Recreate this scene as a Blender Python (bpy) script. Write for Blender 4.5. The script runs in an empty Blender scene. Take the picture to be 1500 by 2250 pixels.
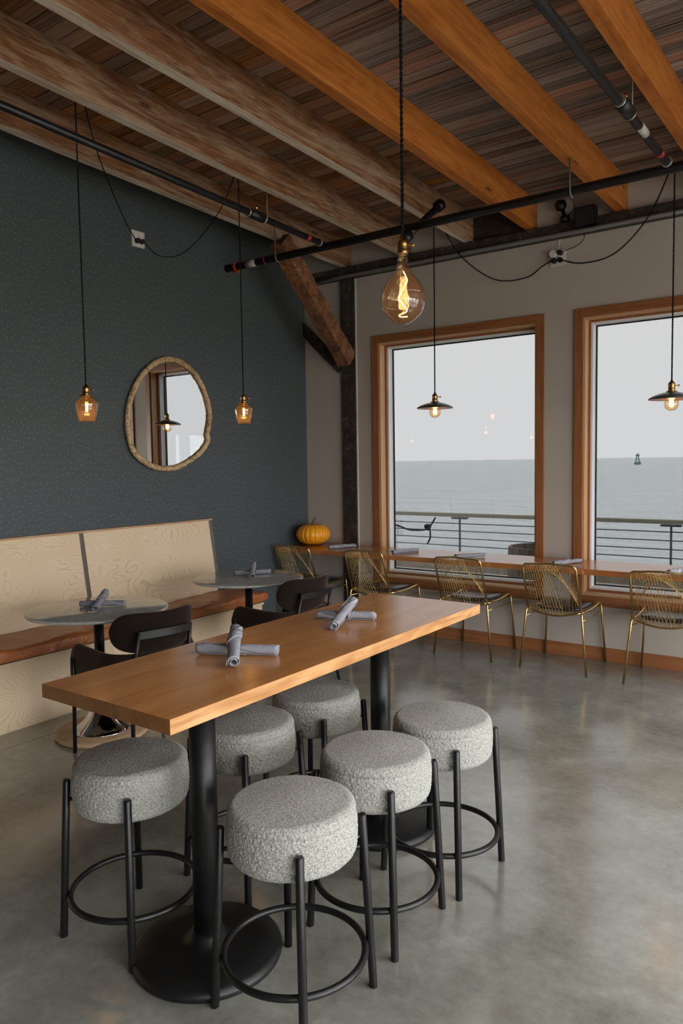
import bpy, bmesh, math, random
from mathutils import Vector, Matrix, noise, Euler

random.seed(7)
S = bpy.context.scene
COL = S.collection
PI = math.pi

# ------------------------------------------------------------------ camera
cam_d = bpy.data.cameras.new('camera'); cam = bpy.data.objects.new('camera', cam_d); COL.objects.link(cam)
def cam_rot(yaw, pitch, roll):
    Rz = Matrix.Rotation(yaw, 3, 'Z'); Rx = Matrix.Rotation(pitch, 3, 'X'); Ry = Matrix.Rotation(roll, 3, 'Y')
    M = Rz @ Rx @ Ry                     # columns: right, forward, up
    r, f, u = M.col[0], M.col[1], M.col[2]
    return Matrix((r, u, -f)).transposed()
cam.matrix_world = Matrix.Translation((0, 0, 1.6)) @ cam_rot(0.627953, -0.0670902, 0.0150828).to_4x4()
cam_d.sensor_fit = 'VERTICAL'; cam_d.sensor_height = 36.0; cam_d.sensor_width = 24.0
cam_d.lens = 1641.72 / 2250 * 36.0
cam_d.clip_start = 0.05; cam_d.clip_end = 20000
S.camera = cam

# ------------------------------------------------------------------ sky, exposure
S.view_settings.view_transform = 'Standard'; S.view_settings.look = 'None'
S.view_settings.gamma = 1.0; S.view_settings.use_curve_mapping = False
S.view_settings.exposure = 0.0
SKY = 13.4
W = bpy.data.worlds.new('overcast_sky'); S.world = W; W.use_nodes = True
nt = W.node_tree; nt.nodes.clear()
wo = nt.nodes.new('ShaderNodeOutputWorld'); wb = nt.nodes.new('ShaderNodeBackground')
tc = nt.nodes.new('ShaderNodeTexCoord'); sx = nt.nodes.new('ShaderNodeSeparateXYZ')
cr = nt.nodes.new('ShaderNodeValToRGB')
nt.links.new(tc.outputs['Generated'], sx.inputs[0]); nt.links.new(sx.outputs['Z'], cr.inputs[0])
cr.color_ramp.elements[0].position = 0.0; cr.color_ramp.elements[0].color = (0.985, 0.985, 0.99, 1)
cr.color_ramp.elements[1].position = 1.0; cr.color_ramp.elements[1].color = (1.0, 0.985, 0.96, 1)
nt.links.new(cr.outputs[0], wb.inputs['Color']); wb.inputs['Strength'].default_value = SKY
nt.links.new(wb.outputs[0], wo.inputs[0])
try:
    S.cycles.use_denoising = True
    S.cycles.max_bounces = 8; S.cycles.diffuse_bounces = 5; S.cycles.glossy_bounces = 4
    S.cycles.transparent_max_bounces = 16; S.cycles.transmission_bounces = 6
    S.cycles.caustics_reflective = False; S.cycles.caustics_refractive = False
    S.cycles.sample_clamp_indirect = 6.0
    S.cycles.adaptive_threshold = 0.015
except Exception:
    pass

# ------------------------------------------------------------------ mesh helpers
class MB:
    def __init__(s): s.v = []; s.f = []; s.sm = []
    def add(s, vs, fs, smooth=False):
        n = len(s.v); s.v.extend([tuple(p) for p in vs])
        for f in fs: s.f.append(tuple(i + n for i in f)); s.sm.append(smooth)
        return s
    def box(s, x0, x1, y0, y1, z0, z1, bev=0.0, M=None):
        bm = bmesh.new(); bmesh.ops.create_cube(bm, size=1.0)
        for v in bm.verts:
            v.co = Vector(((x0 + x1) / 2 + v.co.x * (x1 - x0), (y0 + y1) / 2 + v.co.y * (y1 - y0), (z0 + z1) / 2 + v.co.z * (z1 - z0)))
        if bev > 0:
            bmesh.ops.bevel(bm, geom=bm.edges[:], offset=bev, segments=2, profile=0.6, affect='EDGES')
        if M is not None: bm.transform(M)
        bm.verts.index_update()
        s.add([v.co.copy() for v in bm.verts], [[v.index for v in f.verts] for f in bm.faces])
        bm.free(); return s
    def tube(s, pts, r, n=10, closed=False, caps=True, smooth=True):
        pts = [Vector(p) for p in pts]; N = len(pts)
        rr = r if isinstance(r, (list, tuple)) else [r] * N
        T = []
        for i in range(N):
            a = pts[(i - 1) % N] if (closed or i > 0) else pts[i]
            b = pts[(i + 1) % N] if (closed or i < N - 1) else pts[i]
            t = (b - a); T.append(t.normalized() if t.length > 1e-9 else Vector((0, 0, 1)))
        up = Vector((0, 0, 1)) if abs(T[0].z) < 0.9 else Vector((1, 0, 0))
        u = (up - T[0] * up.dot(T[0])).normalized()
        vs = []
        for i in range(N):
            u = (u - T[i] * u.dot(T[i])).normalized(); w = T[i].cross(u)
            for k in range(n):
                a = 2 * PI * k / n
                vs.append(pts[i] + (u * math.cos(a) + w * math.sin(a)) * rr[i])
        fs = []
        for i in range(N if closed else N - 1):
            j = (i + 1) % N
            for k in range(n):
                k2 = (k + 1) % n
                fs.append((i * n + k, i * n + k2, j * n + k2, j * n + k))
        s.add(vs, fs, smooth)
        if caps and not closed:
            m = len(s.v) - len(vs)
            s.f.append(tuple(m + k for k in range(n))[::-1]); s.sm.append(False)
            s.f.append(tuple(m + (N - 1) * n + k for k in range(n))); s.sm.append(False)
        return s
    def lathe(s, prof, n=48, c=(0, 0, 0), smooth=True, fn=None):
        vs = []; fs = []; m = len(prof)
        for i, (r, z) in enumerate(prof):
            for k in range(n):
                a = 2 * PI * k / n
                p = Vector((r * math.cos(a), r * math.sin(a), z))
                if fn: p = fn(p, a, i)
                vs.append(p + Vector(c))
        for i in range(m - 1):
            for k in range(n):
                k2 = (k + 1) % n
                fs.append((i * n + k, i * n + k2, (i + 1) * n + k2, (i + 1) * n + k))
        s.add(vs, fs, smooth)
        b = len(s.v) - len(vs)
        if prof[0][0] > 1e-6: s.f.append(tuple(b + k for k in range(n))[::-1]); s.sm.append(False)
        if prof[-1][0] > 1e-6: s.f.append(tuple(b + (m - 1) * n + k for k in range(n))); s.sm.append(False)
        return s
    def grid(s, fn, nu, nv, closed_u=False, smooth=True):
        vs = [fn(i / (nu if closed_u else nu - 1), j / (nv - 1)) for j in range(nv) for i in range(nu)]
        fs = []
        for j in range(nv - 1):
            for i in range(nu if closed_u else nu - 1):
                i2 = (i + 1) % nu
                fs.append((j * nu + i, j * nu + i2, (j + 1) * nu + i2, (j + 1) * nu + i))
        return s.add(vs, fs, smooth)
    def mesh(s, name):
        me = bpy.data.meshes.new(name); me.from_pydata([tuple(p) for p in s.v], [], s.f)
        me.polygons.foreach_set('use_smooth', s.sm); me.update(); return me
    def build(s, name, mat, parent=None, kind=None, label=None, cat=None, group=None, loc=None):
        o = bpy.data.objects.new(name, s.mesh(name)); COL.objects.link(o)
        if mat is not None: o.data.materials.append(mat)
        if parent is not None: o.parent = parent
        if loc is not None: o.location = loc
        return tag(o, label, cat, group, kind)

def tag(o, label=None, cat=None, group=None, kind=None):
    if label: o['label'] = label
    if cat: o['category'] = cat
    if group: o['group'] = group
    if kind: o['kind'] = kind
    return o
def empty(name, loc=(0, 0, 0), rz=0.0, label=None, cat=None, group=None, kind=None):
    o = bpy.data.objects.new(name, None); COL.objects.link(o); o.location = loc; o.rotation_euler = (0, 0, rz)
    o.empty_display_size = 0.05
    return tag(o, label, cat, group, kind)
def kids(o): return [c for c in bpy.data.objects if c.parent == o]
def dup(o, loc=None, rz=None, label=None, parent=None):
    c = o.copy(); COL.objects.link(c)
    if parent is not None: c.parent = parent
    if loc is not None: c.location = loc
    if rz is not None: c.rotation_euler = (0, 0, rz)
    if label: c['label'] = label
    for k in kids(o): dup(k, parent=c)
    return c
def bez(pts, n=12):
    """Catmull-Rom through pts"""
    P = [Vector(p) for p in pts]; out = []
    for i in range(len(P) - 1):
        p0 = P[max(i - 1, 0)]; p1 = P[i]; p2 = P[i + 1]; p3 = P[min(i + 2, len(P) - 1)]
        for k in range(n):
            t = k / n
            out.append(0.5 * ((2 * p1) + (-p0 + p2) * t + (2 * p0 - 5 * p1 + 4 * p2 - p3) * t * t + (-p0 + 3 * p1 - 3 * p2 + p3) * t ** 3))
    out.append(P[-1]); return out
def round_path(pts, rad, n=6):
    """polyline with rounded corners"""
    P = [Vector(p) for p in pts]; out = [P[0]]
    for i in range(1, len(P) - 1):
        a, b, c = P[i - 1], P[i], P[i + 1]
        r = rad[i - 1] if isinstance(rad, (list, tuple)) else rad
        d1 = (a - b); d2 = (c - b); r = min(r, d1.length * 0.49, d2.length * 0.49)
        p = b + d1.normalized() * r; q = b + d2.normalized() * r
        for k in range(n + 1):
            t = k / n; out.append(p * (1 - t) ** 2 + b * 2 * t * (1 - t) + q * t * t)
    out.append(P[-1]); return out
def twisted(path, r=0.0022, pitch=0.035, off=None, n=5):
    """two-strand twisted cord along a path, one mesh"""
    off = off or r * 1.05
    P = [Vector(p) for p in path]
    L = [0.0]
    for a, b in zip(P, P[1:]): L.append(L[-1] + (b - a).length)
    tot = L[-1]; m = max(8, int(tot / pitch * 7)); pts = []; j = 0
    for i in range(m + 1):
        d = tot * i / m
        while j < len(L) - 2 and L[j + 1] < d: j += 1
        t = (d - L[j]) / max(L[j + 1] - L[j], 1e-9); pts.append(P[j].lerp(P[j + 1], min(max(t, 0), 1)))
    mb = MB()
    for ph in (0, PI):
        q = []
        for i, p in enumerate(pts):
            t = (pts[min(i + 1, m)] - pts[max(i - 1, 0)]).normalized()
            u = t.orthogonal().normalized() if abs(t.z) < 0.7 else Vector((1, 0, 0)) - t * t.x
            u.normalize(); w = t.cross(u); a = 2 * PI * tot * i / m / pitch + ph
            q.append(p + (u * math.cos(a) + w * math.sin(a)) * off)
        mb.tube(q, r, n)
    return mb

# ------------------------------------------------------------------ material helpers
def lin(c):
    if isinstance(c, str):
        c = c.lstrip('#'); c = [int(c[i:i + 2], 16) / 255 for i in (0, 2, 4)]
        c = [x / 12.92 if x <= 0.04045 else ((x + 0.055) / 1.055) ** 2.4 for x in c]
    return (c[0], c[1], c[2], 1.0)
class NT:
    def __init__(s, name):
        s.m = bpy.data.materials.new(name); s.m.use_nodes = True; s.t = s.m.node_tree; s.t.nodes.clear()
        s.out = s.n('ShaderNodeOutputMaterial')
    def n(s, typ, **kw):
        nd = s.t.nodes.new(typ)
        for k, v in kw.items():
            if k.startswith('_'): setattr(nd, k[1:], v)
            else: s.set(nd, k, v)
        return nd
    def set(s, nd, k, v):
        i = nd.inputs[int(k[1:])] if (k[0] == 'i' and k[1:].isdigit()) else nd.inputs[k.replace('__', ' ')]
        if hasattr(v, 'is_linked') or isinstance(v, bpy.types.NodeSocket): s.t.links.new(v, i)
        else: i.default_value = v
    def link(s, a, b): s.t.links.new(a, b)
    def bsdf(s, **kw):
        b = s.n('ShaderNodeBsdfPrincipled')
        for k, v in kw.items(): s.set(b, k, v)
        s.link(b.outputs[0], s.out.inputs[0]); return b
    def coords(s, scale=(1, 1, 1), rot=(0, 0, 0), rand=0.0, kind='Object'):
        tc = s.n('ShaderNodeTexCoord'); src = tc.outputs[kind]
        if rand:
            oi = s.n('ShaderNodeObjectInfo'); mu = s.n('ShaderNodeMath', _operation='MULTIPLY', i0=oi.outputs['Random'], i1=rand)
            ad = s.n('ShaderNodeVectorMath', _operation='ADD', i0=src, i1=mu.outputs[0]); src = ad.outputs[0]
        mp = s.n('ShaderNodeMapping', Vector=src, Rotation=rot, Scale=scale); return mp.outputs[0]
    def noise(s, vec, scale=5, detail=4, rough=0.55, dist=0.0):
        return s.n('ShaderNodeTexNoise', Vector=vec, Scale=scale, Detail=detail, Roughness=rough, Distortion=dist).outputs['Fac']
    def ramp(s, fac, stops, interp='LINEAR'):
        r = s.n('ShaderNodeValToRGB', Fac=fac); cr = r.color_ramp; cr.interpolation = interp
        while len(cr.elements) < len(stops): cr.elements.new(0.5)
        for e, (p, c) in zip(cr.elements, stops):
            e.position = p; e.color = lin(c) if not isinstance(c, (int, float)) else (c, c, c, 1)
        return r.outputs[0]
    def mix(s, fac, a, b, mode='MIX'):
        m = s.n('ShaderNodeMix', _data_type='RGBA', _blend_type=mode)
        for k, v in ((0, fac), (6, a), (7, b)):
            if isinstance(v, bpy.types.NodeSocket): s.link(v, m.inputs[k])
            else: m.inputs[k].default_value = v if k == 0 else lin(v)
        return m.outputs[2]
    def bump(s, h, strength=0.3, dist=0.01):
        return s.n('ShaderNodeBump', Height=h, Strength=strength, Distance=dist).outputs[0]
    def math(s, op, a, b=0.0):
        return s.n('ShaderNodeMath', _operation=op, i0=a, i1=b).outputs[0]

def plain(name, col, rough=0.5, metal=0.0, spec=0.5, bump=None, **kw):
    t = NT(name); b = t.bsdf(Base__Color=lin(col), Roughness=rough, Metallic=metal)
    b.inputs['Specular IOR Level'].default_value = spec
    for k, v in kw.items(): t.set(b, k, v)
    if bump:
        sc, st, ds = bump
        t.set(b, 'Normal', t.bump(t.noise(t.coords(), sc, 4), st, ds))
    return t.m

def wood(name, dark, mid, light, axis='Y', scale=1.0, rough=0.5, spec=0.4, rand=0.0, rings=0.0, white=None, knots=False, bump=0.25, vary=0.0, stretch=9.0, coat=0.0, red=False, fine=0.28):
    t = NT(name); a, c = 1.6 * scale, 1.6 * scale * stretch
    sc = {'X': (a, c, c), 'Y': (c, a, c), 'Z': (c, c, a)}[axis]
    v = t.coords(sc, rand=rand)
    n1 = t.noise(v, 1.0, 5, 0.6, 0.6)
    f2 = t.coords(tuple(x * 5 for x in sc), rand=rand)
    n2 = t.noise(f2, 1.0, 3, 0.6, 0.2)
    m = t.math('ADD', t.math('MULTIPLY', n1, 1 - fine), t.math('MULTIPLY', n2, fine))
    if rings:
        rs = {'X': (0.35, 1, 1), 'Y': (1, 0.35, 1), 'Z': (1, 1, 0.35)}[axis]
        rv = t.coords(tuple(x * scale for x in rs), rand=rand)
        nz = t.noise(rv, 2.2, 3, 0.5, 0.3)
        ring = t.n('ShaderNodeMath', _operation='SINE', i0=t.math('MULTIPLY', nz, 70.0)).outputs[0]
        m = t.math('ADD', m, t.math('MULTIPLY', ring, 0.07 * rings))
    col = t.ramp(m, [(0.30, dark), (0.50, mid), (0.72, light)])
    if vary:
        oi = t.n('ShaderNodeObjectInfo')
        hs = t.n('ShaderNodeHueSaturation', Color=col, Value=t.n('ShaderNodeMapRange', Value=oi.outputs['Random'], i3=1 - vary, i4=1 + vary).outputs[0],
                 Saturation=t.n('ShaderNodeMapRange', Value=t.math('FRACT', t.math('MULTIPLY', oi.outputs['Random'], 7.31)), i3=0.6, i4=1.15).outputs[0])
        col = hs.outputs[0]
        if red:
            rf = t.math('LESS_THAN', t.math('FRACT', t.math('MULTIPLY', oi.outputs['Random'], 13.7)), 0.42)
            col = t.mix(t.math('MULTIPLY', rf, 0.85), col, t.mix(1.0, col, (1.25, 0.80, 0.62), 'MULTIPLY'))
    if white:
        wc, amt = white
        wv = t.coords({'X': (1.6, 5, 5), 'Y': (9, 1.1, 9), 'Z': (5, 5, 1.6)}[axis], rand=rand)
        wn = t.math('ADD', t.math('MULTIPLY', t.noise(wv, 1.0, 7, 0.72, 0.8), 0.8), t.math('MULTIPLY', n2, 0.28))
        wf = t.ramp(wn, [(0.50, 0.0), (0.66, amt)])
        col = t.mix(wf, col, wc)
    if knots:
        kv = t.coords({'X': (0.9, 3.2, 3.2), 'Y': (3.2, 0.9, 3.2), 'Z': (3.2, 3.2, 0.9)}[axis], rand=rand)
        vo = t.n('ShaderNodeTexVoronoi', Vector=kv, Scale=1.3)
        kf = t.ramp(vo.outputs['Distance'], [(0.035, 1.0), (0.075, 0.0)])
        col = t.mix(t.math('MULTIPLY', kf, 0.8), col, (0.03, 0.012, 0.005))
    b = t.bsdf(Base__Color=col, Roughness=rough)
    b.inputs['Specular IOR Level'].default_value = spec
    if coat: b.inputs['IOR'].default_value = coat
    if bump: t.set(b, 'Normal', t.bump(m, bump, 0.004))
    return t.m

def thin_glass(name, tint=(1, 1, 1), ior=1.45, rough=0.0, refl=1.0, milky=0.0, milk=(1, .6, .3)):
    t = NT(name); tr = t.n('ShaderNodeBsdfTransparent', Color=lin(tint)); gl = t.n('ShaderNodeBsdfGlossy', Roughness=rough)
    ge = t.n('ShaderNodeNewGeometry'); dt = t.n('ShaderNodeVectorMath', _operation='DOT_PRODUCT', i0=ge.outputs['Normal'], i1=ge.outputs['Incoming'])
    f0 = ((ior - 1) / (ior + 1)) ** 2
    g5 = t.math('POWER', t.math('SUBTRACT', 1.0, t.math('ABSOLUTE', dt.outputs['Value'])), 5.0)
    fr = t.math('MINIMUM', t.math('MULTIPLY', t.math('ADD', t.math('MULTIPLY', g5, 1 - f0), f0), refl), 1.0)
    mx = t.n('ShaderNodeMixShader', Fac=fr); base_ = tr.outputs[0]
    if milky:
        tl = t.n('ShaderNodeBsdfTranslucent', Color=lin(milk)); m2 = t.n('ShaderNodeMixShader', Fac=milky)
        t.link(tr.outputs[0], m2.inputs[1]); t.link(tl.outputs[0], m2.inputs[2]); base_ = m2.outputs[0]
    t.link(base_, mx.inputs[1]); t.link(gl.outputs[0], mx.inputs[2])
    t.link(mx.outputs[0], t.out.inputs[0]); return t.m
def emit(name, col, st):
    t = NT(name); e = t.n('ShaderNodeEmission', Color=lin(col), Strength=st); t.link(e.outputs[0], t.out.inputs[0]); return t.m

# ------------------------------------------------------------------ materials
def mk_concrete():
    t = NT('polished_concrete'); v = t.coords((1, 1, 1))
    n1 = t.noise(v, 0.8, 6, 0.60, 0.4); n2 = t.noise(v, 4.0, 5, 0.6, 0.3); n3 = t.noise(v, 24, 5, 0.7)
    m = t.math('ADD', t.math('MULTIPLY', n1, 0.38), t.math('ADD', t.math('MULTIPLY', n2, 0.38), t.math('MULTIPLY', n3, 0.24)))
    col = t.ramp(m, [(0.36, (0.150, 0.148, 0.124)), (0.50, (0.245, 0.246, 0.217)), (0.64, (0.36, 0.363, 0.328))])
    st = t.ramp(t.noise(t.coords((1.7, 1.7, 1.7)), 1.2, 3, 0.5, 0.3), [(0.46, 0.0), (0.75, 0.45)])
    col = t.mix(st, col, (0.17, 0.15, 0.118))
    rg = t.ramp(t.math('ADD', t.math('MULTIPLY', n2, 0.7), t.math('MULTIPLY', n3, 0.3)), [(0.35, 0.14), (0.65, 0.22)])
    b = t.bsdf(Base__Color=col, Roughness=rg, IOR=2.3); b.inputs['Specular IOR Level'].default_value = 0.5
    t.set(b, 'Normal', t.bump(t.noise(v, 2.2, 3, 0.5), 0.035, 0.02)); return t.m
def mk_plaster(name, col):
    t = NT(name); v = t.coords((1, 1, 1)); n = t.noise(v, 1.2, 5, 0.6)
    c = [x * 0.93 for x in col]
    b = t.bsdf(Base__Color=t.mix(n, c, col), Roughness=0.75); b.inputs['Specular IOR Level'].default_value = 0.25
    t.set(b, 'Normal', t.bump(t.noise(v, 90, 3), 0.12, 0.002)); return t.m
def mk_wallpaper():
    t = NT('dotted_wallpaper'); tc = t.n('ShaderNodeTexCoord'); sp = t.n('ShaderNodeSeparateXYZ', i0=tc.outputs['Object'])
    cb = t.n('ShaderNodeCombineXYZ', X=t.math('MULTIPLY', sp.outputs['Y'], 1.0), Y=t.math('MULTIPLY', sp.outputs['Z'], 0.62))
    vo = t.n('ShaderNodeTexVoronoi', Vector=cb.outputs[0], Scale=33.0, Randomness=0.8, _voronoi_dimensions='2D')
    dot = t.ramp(vo.outputs['Distance'], [(0.040, 1.0), (0.090, 0.0)])
    n = t.noise(t.coords(), 1.0, 4)
    base = t.mix(n, (0.058, 0.071, 0.076), (0.070, 0.084, 0.089))
    col = t.mix(t.math('MULTIPLY', dot, 0.85), base, (0.34, 0.35, 0.31))
    b = t.bsdf(Base__Color=col, Roughness=0.48); b.inputs['Specular IOR Level'].default_value = 0.4
    t.set(b, 'Normal', t.bump(t.noise(t.coords((60, 60, 4)), 1, 2), 0.06, 0.002)); return t.m
def mk_leather():
    t = NT('cognac_leather'); v = t.coords((1, 1, 1))
    n1 = t.noise(v, 2.5, 3, 0.5, 0.4); n2 = t.noise(v, 40, 4, 0.6, 0.5)
    col = t.ramp(n1, [(0.25, (0.27, 0.070, 0.020)), (0.52, (0.43, 0.132, 0.038)), (0.78, (0.58, 0.22, 0.074))])
    h = t.math('ADD', t.math('MULTIPLY', t.noise(t.coords((1, 1, 1)), 9, 4, 0.55, 1.2), 1.0), t.math('MULTIPLY', n2, 0.15))
    b = t.bsdf(Base__Color=col, Roughness=0.30); b.inputs['Specular IOR Level'].default_value = 0.7
    t.set(b, 'Normal', t.bump(h, 0.55, 0.02)); return t.m
def mk_ply():
    t = NT('birch_plywood')
    def rings(sc):
        v = t.coords((sc, sc * 0.62, sc * 1.5)); nz = t.noise(v, 1.0, 2.5, 0.38, 0.3)
        return t.n('ShaderNodeMath', _operation='SINE', i0=t.math('MULTIPLY', nz, 480.0)).outputs[0], nz
    r, nz = rings(1.5)
    line = t.ramp(t.math('ADD', t.math('MULTIPLY', r, 0.5), 0.5), [(0.0, 1.0), (0.22, 0.0)])
    fade = t.noise(t.coords((1, 1, 1)), 2.0, 4, 0.6)
    base = t.mix(t.noise(t.coords((1, 1, 1)), 1.6, 4, 0.6), (0.70, 0.54, 0.345), (0.81, 0.67, 0.48))
    col = t.mix(t.math('MULTIPLY', line, t.math('MULTIPLY', t.math('POWER', fade, 2.0), 1.1)), base, (0.47, 0.32, 0.18))
    fine = t.noise(t.coords((3, 60, 60)), 1.0, 2)
    col = t.mix(t.math('MULTIPLY', fine, 0.22), col, (0.45, 0.30, 0.17))
    b = t.bsdf(Base__Color=col, Roughness=0.5); b.inputs['Specular IOR Level'].default_value = 0.35; return t.m
def mk_marble():
    t = NT('pale_marble'); v = t.coords((1, 1, 1), rand=9.0)
    n = t.noise(v, 3.0, 8, 0.62, 2.2); vein = t.ramp(n, [(0.42, 0.0), (0.50, 0.55), (0.57, 0.0)])
    col = t.mix(vein, t.mix(t.noise(v, 2, 4), (0.40, 0.405, 0.375), (0.50, 0.50, 0.465)), (0.29, 0.295, 0.28))
    b = t.bsdf(Base__Color=col, Roughness=0.045); b.inputs['Specular IOR Level'].default_value = 0.8; return t.m
def mk_boucle():
    t = NT('grey_boucle'); v = t.coords((1, 1, 1), rand=5.0)
    wv = t.n('ShaderNodeVectorMath', _operation='ADD', i0=v, i1=t.n('ShaderNodeVectorMath', _operation='SCALE', i0=t.n('ShaderNodeTexNoise', Vector=v, Scale=120.0).outputs['Color'], Scale=0.014).outputs[0]).outputs[0]
    vo = t.n('ShaderNodeTexVoronoi', Vector=wv, Scale=310.0, _feature='F1')
    n = t.noise(v, 300, 3, 0.7)
    m = t.math('ADD', t.math('MULTIPLY', vo.outputs['Distance'], 0.9), t.math('MULTIPLY', n, 0.35))
    col = t.ramp(m, [(0.20, (0.58, 0.58, 0.54)), (0.50, (0.42, 0.42, 0.386)), (0.85, (0.20, 0.198, 0.180))])
    b = t.bsdf(Base__Color=col, Roughness=0.95); b.inputs['Specular IOR Level'].default_value = 0.1
    b.inputs['Sheen Weight'].default_value = 0.15
    t.set(b, 'Normal', t.bump(m, -1.0, 0.008)); return t.m
def mk_velvet():
    t = NT('brown_velvet'); v = t.coords((1, 1, 1))
    b = t.bsdf(Base__Color=t.mix(t.noise(v, 6, 4), (0.011, 0.0075, 0.006), (0.020, 0.013, 0.010)), Roughness=0.9)
    b.inputs['Specular IOR Level'].default_value = 0.1; b.inputs['Sheen Weight'].default_value = 0.55; b.inputs['Sheen Roughness'].default_value = 0.4
    b.inputs['Sheen Tint'].default_value = (0.55, 0.36, 0.27, 1); return t.m
def mk_napkin():
    t = NT('blue_grey_linen'); v = t.coords((1, 1, 1), rand=3.0)
    uvm = t.n('ShaderNodeUVMap'); sp = t.n('ShaderNodeSeparateXYZ', i0=uvm.outputs[0])
    s = t.math('FRACT', t.math('ADD', t.math('MULTIPLY', sp.outputs['X'], 1.7), t.math('MULTIPLY', sp.outputs['Y'], 0.9)))
    def band(c, w): return t.math('LESS_THAN', t.math('ABSOLUTE', t.math('SUBTRACT', s, c)), w)
    base = t.mix(t.noise(v, 25, 4), (0.27, 0.275, 0.32), (0.35, 0.355, 0.40))
    wv = t.noise(t.coords((900, 900, 900)), 1.0, 1)
    base = t.mix(t.math('MULTIPLY', wv, 0.35), base, (0.24, 0.245, 0.29))
    st = t.math('MAXIMUM', t.math('MAXIMUM', band(0.30, 0.012), band(0.345, 0.012)), band(0.39, 0.012))
    col = t.mix(t.math('MULTIPLY', st, 0.7), base, (0.60, 0.60, 0.64))
    col = t.mix(t.math('MULTIPLY', band(0.47, 0.014), 0.8), col, (0.035, 0.04, 0.07))
    b = t.bsdf(Base__Color=col, Roughness=0.9); b.inputs['Specular IOR Level'].default_value = 0.15
    t.set(b, 'Normal', t.bump(t.noise(v, 28, 3, 0.5, 0.6), 0.5, 0.012)); return t.m
def mk_water():
    t = NT('grey_sea_water'); v = t.coords((1, 1, 1))
    h = t.math('ADD', t.noise(t.coords((0.30, 0.75, 1)), 1.0, 5, 0.6, 0.8), t.math('MULTIPLY', t.noise(t.coords((0.05, 0.12, 1)), 1.0, 4, 0.6), 2.5))
    b = t.bsdf(Base__Color=(0.56, 0.625, 0.645, 1), Roughness=0.3, IOR=1.33)  # pale base colour takes in the haze over the water
    t.set(b, 'Normal', t.bump(h, 0.75, 1.3)); return t.m
def mk_old_timber(name='dark_old_timber', c=((0.008, 0.006, 0.005), (0.045, 0.030, 0.021), (0.24, 0.165, 0.115))):
    t = NT(name); v = t.coords((3, 3, 3)); n = t.noise(v, 3.0, 9, 0.75, 1.0)
    n2 = t.noise(t.coords((26, 26, 26)), 1.0, 4, 0.7)
    col = t.ramp(t.math('ADD', t.math('MULTIPLY', n, 0.75), t.math('MULTIPLY', n2, 0.25)), [(0.38, c[0]), (0.55, c[1]), (0.70, c[2])])
    fl = t.ramp(n2, [(0.66, 0.0), (0.74, 0.5)])
    col = t.mix(fl, col, (0.22, 0.18, 0.14))
    b = t.bsdf(Base__Color=col, Roughness=0.8); t.set(b, 'Normal', t.bump(n, 0.8, 0.02)); return t.m
def mk_pumpkin():
    t = NT('pumpkin_skin'); tc = t.n('ShaderNodeTexCoord'); n = t.noise(tc.outputs['Object'], 22, 4)
    b = t.bsdf(Base__Color=t.mix(n, (0.80, 0.27, 0.008), (0.92, 0.42, 0.02)), Roughness=0.42); return t.m
def mk_mirror_frame():
    t = NT('carved_pale_wood'); n = t.noise(t.coords((1, 1, 1)), 22, 5, 0.7, 1.0)
    col = t.ramp(n, [(0.34, (0.20, 0.11, 0.045)), (0.50, (0.52, 0.36, 0.18)), (0.68, (0.68, 0.52, 0.31))])
    b = t.bsdf(Base__Color=col, Roughness=0.6); t.set(b, 'Normal', t.bump(n, 0.5, 0.01)); return t.m

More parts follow.
